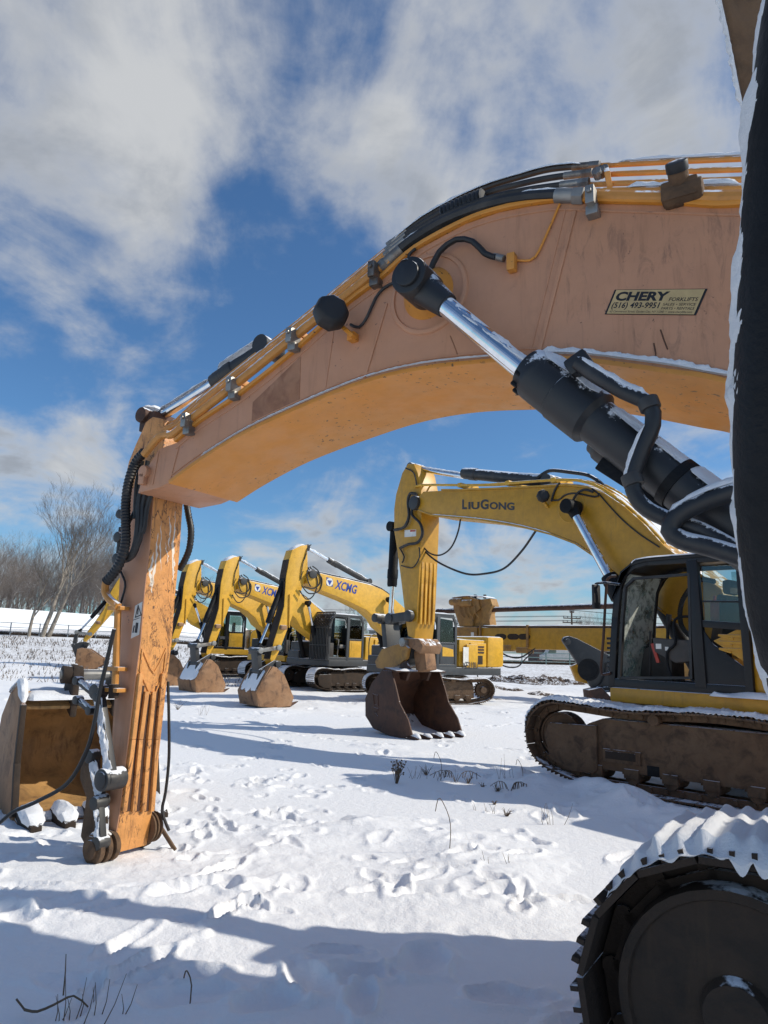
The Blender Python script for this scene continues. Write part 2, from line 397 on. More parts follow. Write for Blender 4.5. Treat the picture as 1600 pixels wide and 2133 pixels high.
def track(root,rot,vc,w,uf,ur,H,pitch=.205,ribs=3,matl='mud',snow_step=None,near=False,snow_w=None,snow_front=.35,idler_mat=None,snow_h=.035,side=1):
    """one crawler track as a part: shoes mesh, with frame, idler, sprocket, rollers and snow below it. rot is the yaw matrix of the undercarriage"""
    Rr=H*.40; zc=H-Rr-.03; path=stadium(uf,ur,zc,zc,Rr,Rr*.98,.04)
    per=resample(path,10)[1]; N=int(per/pitch); pts,_=resample(path,N)
    mb=MB(); T=lambda u,v,z: rot@Vector((u,v,z))
    for i in range(N):
        a,b=pts[i],pts[(i+1)%N]; t=(b-a).normalized(); nrm=Vector((t.y,-t.x)); c=(a+b)/2
        M=rot@Matrix(((t.x,0,nrm.x),(0,1,0),(t.y,0,nrm.y)))
        L=(b-a).length
        mb.box(T(c.x,vc,c.y),(L*.955,w,.022),M)
        for k in range(ribs):
            f=((k+.5)/ribs-.5)*L*.92; q=c+t*f+nrm*.026
            mb.box(T(q.x,vc,q.y),(.016,w*(.995 if near=='idler' else .96),.026 if near=='idler' else .034),M)
        q=c-nrm*.06
        for sgn in (-1,1): mb.box(T(q.x,vc+sgn*w*.17,q.y),(L*.98,.05,.085),M)
        if near=='idler': mb.box(T(q.x-nrm.x*.03,vc,q.y-nrm.y*.03),(L*1.0,w*.5,.05),M)
        if near:
            for sgn in (-1,1): mb.cyl(T(a.x-nrm.x*.06,vc+sgn*(w*.17+.03),a.y-nrm.y*.06),T(a.x-nrm.x*.06,vc+sgn*(w*.17+.045),a.y-nrm.y*.06),.034,n=10)
    o=mb.build('track',matl,root)
    # side frame
    fw=w*.62; zt=zc+Rr*.42; zb=H*.27
    mb=MB(); v0,v1=vc-fw/2,vc+fw/2
    poly=[(uf-Rr*.55,zb),(uf-Rr*.55,zt-.12),(uf-Rr*1.05,zt+.02),(uf-Rr*1.5,zt+.10),(ur+Rr*1.4,zt+.10),(ur+Rr*.9,zt-.05),(ur+Rr*.9,zb),(ur+Rr*1.6,zb-.03),(uf-Rr*1.5,zb-.03)]
    mb.prism(poly,v0,v1); mb.bm.transform(rot.to_4x4()); f=mb.build('track_frame',matl,o,bevel=.02)
    # front guard plate over the idler
    mb=MB(); vo=side*(fw/2)
    g=[(uf-Rr*1.35,zb-.04),(uf-Rr*1.35,zt+.0),(uf+Rr*.25,zt-.02),(uf+Rr*.42,zc),(uf+Rr*.22,zb+.02),(uf-Rr*.4,zb-.10),(uf-Rr*1.2,zb-.10)]
    mb.prism(g,vc+vo,vc+vo+side*.05); mb.bm.transform(rot.to_4x4()); 
    if near!='idler': mb.build('idler_guard',matl,o,bevel=.015)
    else: mb.bm.free()
    im=idler_mat or matl
    for nm,cu in (('idler',uf),('sprocket',ur)):
        mb=MB(); r=Rr-(.135 if not (near=='idler' and nm=='idler') else .10)
        hw=w*.24 if not (near=='idler' and nm=='idler') else w*.42
        mb.lathe((cu,vc-hw,zc),(0,1,0),[(0,r*.3),(.0,r*.86),(.03,r*.88),(.03,r*.98),(.06,r),(2*hw-.06,r),(2*hw-.03,r*.98),(2*hw-.03,r*.90),(2*hw-.045,r*.88),(2*hw-.045,r*.3),(2*hw,r*.26),(2*hw,.01)],36)
        if nm=='sprocket':
            for k in range(18):
                a=2*math.pi*k/18; mb.box((cu+math.cos(a)*(r+.02),vc,zc+math.sin(a)*(r+.02)),(.07,.08,.05),Matrix.Rotation(-a,3,'Y'))
            mb.cyl((cu,vc,zc),(cu,vc+side*w*.42,zc),r*.55,r*.45,n=24)
        mb.bm.transform(rot.to_4x4()); mb.build(nm,im,o,bevel=0)
    nr=7
    for k in range(nr):
        u=ur+Rr*1.45+(uf-ur-Rr*2.7)*k/(nr-1)
        mb=MB(); mb.cyl((u,vc-w*.3,.235),(u,vc+w*.3,.235),.10,n=16); mb.box((u,vc+side*w*.31,.27),(.20,.05,.12)); mb.box((u,vc,.30),(.30,w*.5,.10)); mb.bm.transform(rot.to_4x4()); mb.build('roller',matl,o,bevel=.008)
    for f in (.33,.68):
        u=uf+(ur-uf)*f; mb=MB(); mb.cyl((u,vc-w*.25,zt+.14),(u,vc+side*w*.40,zt+.14),.075,n=16); mb.bm.transform(rot.to_4x4()); mb.build('carrier_roller',matl,o,bevel=.008)
    if snow_step:
        D=max(60,int(per/snow_step)); q,_=resample(path,D); q=[Vector(x) for x in q]
        nw=24 if near else 8; rows=[]
        for i in range(D):
            t=(q[(i+1)%D]-q[i-1]).normalized(); nn=Vector((t.y,-t.x))
            up=nn.y; s=i*per/D
            k=min(1,max(0,(up-(-snow_front))/(.45)))
            if k<=0:
                if rows and len(rows)>3: break
                rows=[]; continue
            ph=(s/pitch*ribs)%1.0
            g0_=(.5+.5*math.cos(2*math.pi*(ph-.5))); rk=.75+.9*noise.noise(Vector((int(s/pitch*ribs)*.77,vc,2))); gro=g0_**1.2*(.042 if near=='idler' else .026)*max(.15,rk)
            row=[]
            for j in range(nw+1):
                v=-w/2*1.0+w*j/nw
                e=min(1,min(j,nw-j)/(nw*.10)+(.22 if near=='idler' else .5))
                nz=noise.noise(Vector((s*3.2,v*3.2,vc)))*.40+noise.noise(Vector((s*11,v*11,vc)))*.22+noise.noise(Vector((s*30,v*30,vc)))*.10
                h=(snow_h*(.75+.9*nz)+gro*.8*(1 if near else .7))*k*e+.006
                if near:
                    hole=noise.noise(Vector((s*2.3+7,v*2.6,1.7+vc))); h-=max(0,hole-.45)*.16*e
                if up<.25: h*=.55+.9*max(-.5,noise.noise(Vector((s*7,v*6,4))))
                sag=(1-e)*.012
                p=q[i]+nn*max(.004,h+.010-sag)
                row.append(rot@Vector((p.x,vc+v,p.y)))
                if j in (0,nw):
                    sg=-1 if j==0 else 1; dr=max(.003,k*((.034 if near=='idler' else .010)*(1-g0_)**.5*(.45+1.9*noise.noise(Vector((s*9,sg,vc))))+.004)); ex=[]
                    for f,o_ in ((.35,.010),(1.0,.006)):
                        pp=p-nn*dr*f; ex.append(rot@Vector((pp.x,vc+v+sg*o_,pp.y)))
                    if j==0: row[0:0]=ex[::-1]
                    else: row+=ex
            rows.append(row)
        if len(rows)>2:
            so=MB().grid(rows).build('snow_cap','snow',o); so['kind']='stuff'
    return o
def bucket(root_or_none,name,profile,side,v0,v1,matl,teeth=5,tip=None,parent=None,inner=None,th=.03,ears=None,tooth_mat=None,loose=False,plate_th=.035):
    """profile: shell (u,z) from the top back round to the lip; side: side plate polygon; tip: tooth tip (u,z)"""
    mb=MB(); mb.sheet(profile,v0+.01,v1-.01,th)
    sh=mb.build(name,inner or matl,parent,ang=40)
    for a,b in ((v0,v0+plate_th),(v1-plate_th,v1)):
        mb=MB(); mb.prism(side,a,b); mb.build('side_plate',matl,sh if not loose else parent,bevel=.006)
    lip=Vector(profile[-1]); tp=Vector(tip); d=(tp-lip)
    for k in range(teeth):
        v=v0+.09+(v1-v0-.18)*k/(teeth-1)
        mb=MB(); w=.055
        n=Vector((-d.y,d.x)).normalized()*.06
        A=lip-d*.55; rows=[]
        for f,ww,hh in ((0,.06,.8),(.35,.065,1.1),(.75,.06,.95),(1.2,.045,.6),(1.55,.03,.22)):
            c=A+d*f; rows.append([(c.x+n.x*hh,v-ww,c.y+n.y*hh),(c.x+n.x*hh,v+ww,c.y+n.y*hh),(c.x-n.x*hh,v+ww,c.y-n.y*hh),(c.x-n.x*hh,v-ww,c.y-n.y*hh)])
        mb.grid(rows,True,True).build('tooth',tooth_mat or matl,sh if not loose else parent,bevel=.012)
    return sh
def rot_uz(pts,c,a):
    ca,sa=math.cos(a),math.sin(a); return [(c[0]+(u-c[0])*ca-(z-c[1])*sa,c[1]+(u-c[0])*sa+(z-c[1])*ca) for u,z in pts]
def boxpart(name,c,d,m,parent,bevel=.03):
    return MB().box(c,d).build(name,m,parent,bevel=bevel)
def hose(name,pts,r,m,parent,step=.05,ribs=False,n=8):
    mb=MB()
    if ribs:
        P=catmull(pts,.014); mb.tube(P,r,n,ribs=1)
    else: mb.tube(pts,r,n,step)
    return mb.build(name,m,parent)
def bars(mb,pts,w,v0,v1,closed=False):
    """frame of flat bars along (u,z) points; each is its own box butted at the joints"""
    P=list(pts)+([pts[0]] if closed else [])
    for k,(a,b) in enumerate(zip(P,P[1:])):
        A=Vector((a[0],(v0+v1)/2,a[1])); B=Vector((b[0],(v0+v1)/2,b[1])); d=(B-A).normalized()
        mb.bar(A-d*w*.30,B+d*w*.30,abs(v1-v0)-.004*(k%3),w,up=(d.cross(Vector((0,1,0)))))
    return mb
def panel(name,poly,v,th,m,parent,bevel=0): return MB().prism(poly,v-th/2,v+th/2).build(name,m,parent,bevel=bevel)
def make_cab(R,us,v1,cb_,ct,cabc,yellow,guard=False,grey=False):
    # cab
    cab=empty('cab'); cab.parent=R
    cf,cr=us+1.62,us-.22; v0=v1-1.0; hx=us
    fr=[(cf,cb_),(cf-.02,ct-.55),(cf-.12,ct-.12),(cf-.30,ct)]
    for a,b in ((v1-.06,v1),(v0,v0+.06)):
        mb=MB(); bars(mb,fr+[(cr+.12,ct-.02),(cr,ct-.25),(cr,cb_)],.10,a,b); bars(mb,[(cf-.03,cb_+.04),(cr,cb_+.04)],.10,a+.003,b-.003); bars(mb,[(us+.62,cb_),(us+.60,ct)],.14,a-.004,b+.004); bars(mb,[(us+.62,cb_+.80),(cr,cb_+.80)],.06,a+.006,b-.006); mb.build('side_frame',cabc,cab,bevel=.01)
    MB().prism(fr[2:]+[(cr+.12,ct),(cr+.1,ct+.07),(cf-.25,ct+.07)],v0-.01,v1+.01).build('roof',cabc,cab,bevel=.02)
    sm=MB(); snow_ridge(sm,[(cf-.2,(v0+v1)/2,ct+.06),(us+.6,(v0+v1)/2,ct+.07),(cr+.1,(v0+v1)/2,ct+.06)],.50,.07,.08,seed=15,n=10); so=sm.build('snow_cap','snow',cab); so['kind']='stuff'
    MB().box(((cf+cr)/2,(v0+v1)/2,cb_+.03),(cf-cr-.1,.86,.08)).build('cab_floor','interior',cab)
    MB().prism([(us+.50,cb_+.10),(cr+.06,cb_+.10),(cr+.06,cb_+.76),(us+.50,cb_+.76)],v1-.05,v1-.02).build('door_panel',cabc if grey else yellow,cab,bevel=.01)
    yq=MB().prism([(us+.40,cb_+.36),(cr+.10,cb_+.36),(cr+.12,cb_+.60),(us+.40,cb_+.68)],v1-.022,v1-.012).build('door_stripe',yellow,cab)
    MB().prism([(us+.50,cb_+.84),(cr+.08,cb_+.84),(cr+.14,ct-.14),(us+.50,ct-.10)],v1-.04,v1-.03).build('side_window','glass',cab)
    MB().prism([(cf-.1,cb_+.1),(cr+.08,cb_+.1),(cr+.14,ct-.14),(cf-.2,ct-.10)],v0+.02,v0+.03).build('side_window','glass',cab)
    MB().box((cr+.01,(v0+v1)/2,(cb_+ct)/2-.1),(.015,.86,ct-cb_-.5)).build('rear_window','glass',cab)
    MB().prism([(cf-.04,cb_+.1),(cf-.05,ct-.5),(cf-.14,ct-.14),(cf-.155,ct-.14),(cf-.065,ct-.5),(cf-.055,cb_+.1)],v0+.07,v1-.07).build('windscreen','glass',cab)
    mb=MB(); mb.box((us+.55,(v0+v1)/2,cb_+.48),(.5,.5,.15)); mb.box((us+.28,(v0+v1)/2,cb_+.90),(.14,.48,.75)); mb.build('seat','rubber_bare',cab,bevel=.04)
    mb=MB(); mb.box((cf-.35,(v0+v1)/2,cb_+.35),(.25,.5,.6)); mb.build('dashboard','interior',cab,bevel=.04)
    mb=MB(); mb.box((us+.72,v1-.2,cb_+.52),(.45,.16,.14)); mb.cyl((us+1.0,v1-.2,cb_+.1),(us+.95,v1-.2,cb_+.8),.025,n=8); mb.build('console','steel_dull',cab,bevel=.02)
    if guard:
        mb=MB(); a=v0-.05; b=v1+.05
        for k in range(13):
            v=a+(b-a)*k/12
            mb.bar((cf+.10,v,cb_-.05),(cf+.10,v,ct-.45),.034,.034,up=(1,0,0)); mb.bar((cf+.10,v,ct-.45),(cf-.22,v,ct+.10),.034,.034,up=(0,1,0))
        for zz_ in (cb_-.02,cb_+.55,ct-.48): mb.bar((cf+.13,a,zz_),(cf+.13,b,zz_),.05,.03)
        mb.bar((cf-.20,a,ct+.13),(cf-.20,b,ct+.13),.05,.05)
        mb.build('front_guard','dark_metal',cab)
    q=[(cf+.02,v1+.02,ct-.35),(cf+.16,v1+.14,ct-.38),(cf+.18,v1+.18,ct-.5)]
    hose('mirror_bracket',q,.018,'black_paint',cab); MB().box((cf+.17,v1+.20,ct-.68),(.04,.16,.34)).build('mirror','rubber',cab,bevel=.02)
    hose('handrail',[(cf+.04,v1+.03,ct-.5),(cf+.07,v1+.06,cb_+.9),(cf+.05,v1+.05,cb_+.2)],.016,'dark_metal',cab)
    return cab
# ================================================================== the orange excavator in front
O=Machine('excavator',(-2.05,6.38),58,z=0.0); RO=O.root
tag(RO,'faded orange excavator without a bucket, its long boom arching over the view','excavator')
I3=Matrix.Identity(3)
NB=.40
bw=lambda u:NB-(.70+.060*abs(u))
top_px=[(287,1027),(300,985),(331,935),(368,922),(419,880),(503,824),(619,732),(730,632),(796,583),(868,521),(970,466),(1040,442),(1100,430),(1161,422),(1275,425),(1400,428),(1541,432)]
bot_px=[(1529,796),(1397,772),(1235,750),(1121,744),(1030,750),(880,766),(759,795),(637,843),(512,901),(420,957),(357,1003),(331,1016)]
T=O.uz(top_px,NB); B=O.uz(bot_px,NB)
hidden=[(-5.45,4.12),(-5.95,3.45),(-6.35,2.65),(-6.55,2.05),(-6.45,1.75),(-6.2,1.70),(-5.95,2.1),(-5.55,2.75)]
out=T+hidden+B
# side plates, top and bottom plates
mb=MB(); mb.prism(out,lambda u:bw(u)+.03,NB-.03); boom=mb.build('boom','orange_faded_shade',RO,bevel=.0)
for nm,f0,f1 in (('side_plate',lambda u:NB-.03,lambda u:NB),('side_plate',lambda u:bw(u),lambda u:bw(u)+.03)):
    o=MB().prism(out,f0,f1).build(nm,'orange_faded_shade',boom,bevel=.006)
def strip(poly,th,f0,f1,name,m,parent,flip=1):
    n=len(poly); off=[]
    for i in range(n):
        a=Vector(poly[max(i-1,0)]); b=Vector(poly[min(i+1,n-1)]); t=(b-a).normalized(); off.append(tuple(Vector(poly[i])+Vector((-t.y,t.x))*th*flip))
    return MB().prism(list(poly)+off[::-1],f0,f1).build(name,m,parent,bevel=.004)
def dense(p,step=.06):
    return [(q.x,q.y) for q in catmull([Vector((a,b,0)) for a,b in p],step)]
Bd=dense(hidden[-3:]+B[:-1])
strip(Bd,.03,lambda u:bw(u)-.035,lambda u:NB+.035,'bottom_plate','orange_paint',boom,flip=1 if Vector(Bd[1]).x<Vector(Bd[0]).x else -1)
Td=dense(T[3:]+hidden[:2])
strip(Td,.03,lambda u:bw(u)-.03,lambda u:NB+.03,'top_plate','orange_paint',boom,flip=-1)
# snow on the lower lip and the top
lip=[(u,NB+.02,z+.012) for u,z in B[:3]]
sm=MB(); snow_ridge(sm,[(u,NB+.018,z+.03) for u,z in O.uz([(1540,797),(1480,787),(1397,771),(1320,760),(1235,749),(1180,746),(1125,744)],NB)],.016,.030,.02,seed=3)
snow_ridge(sm,[(u,NB+.012,z+.03) for u,z in O.uz([(1040,750),(880,766),(759,795),(637,843),(512,901),(420,957)],NB)],.008,.010,.02,seed=5)
snow_ridge(sm,[(u,NB-.12,z+.035) for u,z in Td],.10,.05,.04,seed=9)
sm=sm.build('snow_cap','snow',boom); sm['kind']='stuff'
# welds on the side
def side_line(pts,w,h,name='weld_seam',m='orange_faded_shade'):
    mb=MB(); P=O.uz(pts,NB)
    for a,b in zip(P,P[1:]): mb.bar((a[0],NB+h/2,a[1]),(b[0],NB+h/2,b[1]),h,w,up=(0,0,1) if abs(a[0]-b[0])>abs(a[1]-b[1]) else (1,0,0))
    return mb.build(name,m,boom,bevel=.003)
side_line([(1197,440),(1122,738)],.028,.009); side_line([(1178,436),(1104,738)],.010,.005)
side_line([(806,632),(760,788)],.022,.008); side_line([(600,760),(592,850)],.01,.003) if 0 else None
P=[(u,NB+.002,z+.055) for u,z in B[:-1]]; MB().tube(P,.007,6,.05).build('weld_seam','orange_faded_shade',boom)
P=[(u,NB+.002,z-.05) for u,z in T[3:]]; MB().tube(P,.007,6,.05).build('weld_seam','orange_faded_shade',boom)
side_line([(374,926),(356,995)],.012,.006); side_line([(331,940),(318,1010)],.012,.006); side_line([(700,655),(676,822)],.010,.004)
# cylinder boss ring on the boom side
pc=O.uz([(893,612)],NB)[0]
mb=MB(); mb.lathe((pc[0],NB-.01,pc[1]),(0,1,0),[(0,.30),(.022,.295),(.030,.285),(.030,.265),(.018,.262)],48); mb.build('boss_ring','orange_faded_shade',boom,ang=50)
mb=MB(); mb.lathe((pc[0],NB-.02,pc[1]),(0,1,0),[(0,.20),(.03,.19),(.10,.14),(.20,.115),(.30,.115)],32); mb.build('pin_boss','orange_paint',boom)
# torn sticker patch
P=O.uz([(527,838),(627,742),(624,835),(524,888)],NB)
MB().prism(P,NB-.002,NB+.0025).build('torn_sticker','decal_scar',boom)
P=O.uz([(632,740),(660,722),(640,770),(631,778)],NB)
# scratches
for pts in ([(1362,715),(1366,735),(1366,752)],[(1376,687),(1383,708),(1391,728)],[(938,700),(946,720),(955,745)],[(908,745),(906,757)],[(955,745),(954,758)]):
    MB().tube([(u,NB+.001,z) for u,z in O.uz(pts,NB)],.004,6).build('scratch','decal_scar' if pts[0][0]<1000 else 'rust_dark',boom)
# dealer sign
sp=O.uz([(1281,604),(1474,602),(1450,657),(1260,655)],NB)
sign=MB().prism(sp,NB-.001,NB+.004).build('dealer_sign','decal_black',boom)
c=Vector((sum(p[0] for p in sp)/4,sum(p[1] for p in sp)/4))
sp2=[tuple(c+(Vector(p)-c)*.955) for p in sp]; sp2=[tuple(Vector(p)+(c-Vector(p))*.0) for p in sp2]
MB().prism(sp2,NB+.003,NB+.006).build('sign_face','decal_cream',sign)
# text on the sign: a frame spanned by the sign's own edges
def sign_text(body,fx,fy,size,bold=0,sx=1,shear=.18):
    tl,tr,br,bl=[Vector(p) for p in sp]
    ex=(tr-tl); ey=(tl-bl)
    o=bl+ex*fx+ey*fy
    exn=ex.normalized(); eyn=Vector((-exn.y*-1,exn.x*-1)); eyn=Vector((0,1)) if abs(exn.y)<.2 else eyn
    Lx=ex.length
    M=Matrix(((exn.x*Lx,0,0,o.x),(0,0,1,NB+.0065),(exn.y*Lx,ey.y,0,o.y),(0,0,0,1)))
    M2=M@Matrix.Diagonal((1,1,1,1))
    return text_mesh('lettering',body,size,'decal_black',sign,M2,shear=0,bold=bold,extrude=.0015,sx=sx)
def sign_text2(body,fx0,fx1,fy,h,bold=0,shear=.35):
    """fit a line of text between two fractions of the sign's width, h = cap height as a fraction of its height"""
    tl,tr,br,bl=[Vector(p) for p in sp]; ex=(br-bl); ey=(tl-bl)
    c=bpy.data.curves.new('l','FONT'); c.body=body; c.size=1; c.offset=bold; c.extrude=.0; c.resolution_u=3
    tmp=bpy.data.objects.new('l_t',c); col.objects.link(tmp); dg=bpy.context.evaluated_depsgraph_get(); me=bpy.data.meshes.new_from_object(tmp.evaluated_get(dg)); bpy.data.objects.remove(tmp)
    xs=[v.co.x for v in me.vertices]; ys=[v.co.y for v in me.vertices]; x0,x1=min(xs),max(xs); cap=.70
    for v in me.vertices:
        fx=fx0+(fx1-fx0)*(v.co.x-x0)/(x1-x0); fy_=fy+h*v.co.y/cap
        p=bl+ex*fx+ey*fy_; v.co=Vector((p.x,NB+.0066,p.y))
    me.materials.clear(); me.materials.append(MATS['decal_black'])
    o=bpy.data.objects.new('lettering',me); col.objects.link(o); o.parent=sign
sign_text2('CHERY',.05,.635,.56,.33,.045); sign_text2('FORKLIFTS',.655,.955,.53,.14,.012)
sign_text2('(516) 493-9951',.045,.575,.255,.22,.025); sign_text2('SALES • SERVICE',.61,.955,.355,.10,.008); sign_text2('PARTS • RENTALS',.61,.955,.20,.10,.008)
sign_text2('62 Commercial Street, Garden City, NY 11040  •  www.cherylifts.com',.05,.95,.07,.085,.004)

# ---- pipes along the boom
def opipe(pts,off,r,m='orange_pipe',name='hydraulic_pipe',parent=None,step=.08,n=10):
    return MB().tube(O.p3(pts,off),r,n,step).build(name,m,parent or RO)
big=[(322,938),(342,906),(352,900),(398,886),(403,878),(492,803),(616,701),(705,632),(790,563),(808,548)]
opipe([(300,948),(330,912),(348,905),(360,905),(398,873),(492,800),(616,700),(705,629),(790,560),(812,543)],.42,.034,step=.2)
for k,(dx,dy,off) in enumerate(((0,-15,.30),(-3,-23,.20),(-6,-31,.10))):
    pts=[(318,922),(352,893),(372,884),(405,853),(492,782),(616,686),(705,613),(790,543),(818,521)]
    opipe([(x+dx*.6,y+dy*.55+8) for x,y in pts],off,.018,step=.2)
opipe([(1196,408),(1300,412),(1400,413),(1560,412),(1640,412)],.40,.042,step=.3)
for k,(y0,y1,off) in enumerate(((346,331,.05),(365,353,.16),(385,374,.27),(398,393,.33))):
    opipe([(1236-k*12,y0),(1390,(y0+y1)/2-1),(1545,y1),(1640,y1-4)],off,.017,step=.4)
sm=MB()
snow_ridge(sm,[(u,v,z+.016) for u,v,z in O.p3([(1290,341),(1390,336),(1545,329),(1640,326)],.05)],.018,.028,.03,seed=1)
snow_ridge(sm,[(u,v,z+.016) for u,v,z in O.p3([(1300,396),(1400,392),(1545,388)],.33)],.018,.035,.03,seed=2)
snow_ridge(sm,[(u,v,z+.010) for u,v,z in O.p3([(405,846),(492,776),(616,680),(705,606),(790,536),(815,515)],.10)],.022,.020,.03,seed=4)
snow_ridge(sm,[(u,v,z+.026) for u,v,z in O.p3([(405,872),(492,799),(616,699),(700,632)],.42)],.022,.016,.03,seed=6)
so=sm.build('snow_cap','snow',RO); so['kind']='stuff'
# black hoses bridging the knee of the boom
for k,(a,off,r) in enumerate((([(806,548),(850,508),(920,464),(1000,432),(1080,414),(1150,408),(1196,408)],.41,.040),
        ([(812,524),(860,486),(930,447),(1010,416),(1090,397),(1150,388),(1205,381)],.30,.021),
        ([(815,514),(860,478),(930,437),(1010,404),(1090,382),(1150,370),(1212,362)],.20,.021),
        ([(818,504),(870,464),(930,428),(1010,392),(1090,367),(1150,352),(1228,345)],.08,.021))):
    h=hose('hydraulic_hose',O.p3(a,off),r,'rubber_bare',RO)
    e=O.p3([a[0],a[1]],off); mb=MB(); d=(Vector(e[1])-Vector(e[0])).normalized(); mb.cyl(Vector(e[0])-d*.02,Vector(e[0])+d*.14,r*1.18,n=12); mb.cyl(Vector(e[0])-d*.05,Vector(e[0])+d*.0,r*1.35,n=6); mb.build('hose_fitting','steel_dull',h,bevel=.003)
    e=O.p3([a[-1],a[-2]],off); mb=MB(); d=(Vector(e[1])-Vector(e[0])).normalized(); mb.cyl(Vector(e[0])-d*.02,Vector(e[0])+d*.12,r*1.18,n=12); mb.cyl(Vector(e[0])-d*.07,Vector(e[0])+d*.0,r*1.40,n=6); mb.build('hose_fitting','steel_dull',h,bevel=.003)
sm=MB(); snow_ridge(sm,[(u,v,z+.012) for u,v,z in O.p3([(818,506),(870,464),(930,428),(1010,391),(1090,366),(1150,351),(1220,345)],.09)],.024,.026,.03,seed=8)
snow_ridge(sm,[(u,v,z+.036) for u,v,z in O.p3([(815,541),(850,508),(900,476)],.41)],.02,.018,.03,seed=11)
snow_ridge(sm,[(u,v,z+.036) for u,v,z in O.p3([(1080,412),(1150,407),(1200,405)],.41)],.02,.018,.03,seed=12)
so=sm.build('snow_cap','snow',RO); so['kind']='stuff'
# corrugated sleeve round the bundle
hose('hose_sleeve',O.p3([(925,452),(970,431),(1010,416)],.24),.075,'rubber_bare',RO,ribs=True,n=12)
# clamps
def clamp(px,off,d,m='steel_dull'):
    u,v,z=O.p3([px],off)[0]; mb=MB(); mb.box((u,v+.03,z-.005),(.055,.12,.12)); mb.box((u,v+.0,z-.085),(.075,.10,.06)); mb.cyl((u,v+.09,z+.01),(u,v+.11,z+.01),.018,n=6)
    c=mb.build('pipe_clamp',m,RO,bevel=.012)
    mb=MB(); mb.box((u,v-.17,z+.05),(.045,.30,.05)); mb.box((u,v-.1,z-.02),(.03,.3,.09)); mb.cyl((u,v-.10,z+.07),(u,v-.10,z+.10),.016,n=6); mb.build('clamp_bracket','orange_pipe',c,bevel=.006)
for px in ((398,879),(492,805),(616,704),(786,569),(1236,418)): clamp(px,.42,0)
u,v,z=O.p3([(1262,368)],.18)[0]
mb=MB(); mb.bar((u-.05,v+.14,z-.13),(u+.03,v-.16,z+.13),.10,.035,up=(1,0,0)); mb.build('pipe_bracket','orange_pipe',RO,bevel=.006)
mb=MB()
for k in range(3): mb.cyl((u+.02-.0*k,v+.10-.1*k,z-.06+.075*k),(u+.02,v+.16-.1*k,z-.05+.075*k),.03,n=8)
mb.build('bracket_bolts','steel_dull',RO,bevel=.003)
# valve on the big pipe
u,v,z=O.p3([(1418,402)],.42)[0]
mb=MB(); mb.box((u,v,z),(.20,.12,.12)); mb.tube([(u+.09,v,z-.01),(u-.12,v,z-.01)],.07,10); mb.cyl((u,v,z+.02),(u,v+.10,z+.12),.055,n=14); mb.build('pipe_valve','mud',RO,bevel=.02)
mb=MB(); mb.cyl((u,v+.07,z+.09),(u,v+.11,z+.13),.06,n=14); mb.build('valve_cap','rubber',RO,bevel=.008)
# small grease line on the boom side and its hose
MB().tube(O.p3([(1166,425),(1140,485),(1115,535),(1092,543),(1060,541)],NB+.012),.008,8,.05).build('grease_line','orange_paint',RO)
hose('grease_hose',O.p3([(897,562),(915,525),(950,499),(985,503),(1010,528),(1033,536)],NB+.06),.020,'rubber',RO)
mb=MB(); a=O.p3([(1028,534),(1050,539)],NB+.05); mb.cyl(a[0],a[1],.024,n=10); mb.build('hose_fitting','steel_dull',RO,bevel=.003)
mb=MB(); u,v,z=O.p3([(1070,552)],NB)[0]; mb.box((u,v+.03,z),(.055,.06,.12)); mb.build('line_bracket','orange_paint',RO,bevel=.01)
# work lamp
u,v,z=O.p3([(703,660)],NB+.12)[0]
mb=MB(); mb.lathe((u+.05,v+.05,z-.02),(-.75,.55,.05),[(0,.08),(.03,.125),(.09,.13),(.13,.12),(.15,.09)],8); lamp=mb.build('work_lamp','rubber',RO,bevel=.015)
q=O.p3([(715,682),(738,702)],NB+.08); mb=MB(); mb.bar(q[0],q[1],.03,.06,up=(0,1,0)); u2,v2,z2=O.p3([(740,706)],NB)[0]; mb.box((u2,v2+.03,z2),(.06,.07,.06)); mb.build('lamp_bracket','orange_paint',lamp,bevel=.006)
hose('lamp_cable',O.p3([(730,676),(748,682),(765,660),(782,622),(800,600),(822,588)],NB+.02),.011,'rubber_bare',lamp)
hose('lamp_cable',O.p3([(850,548),(853,530),(866,518)],NB+.03),.011,'rubber_bare',lamp)

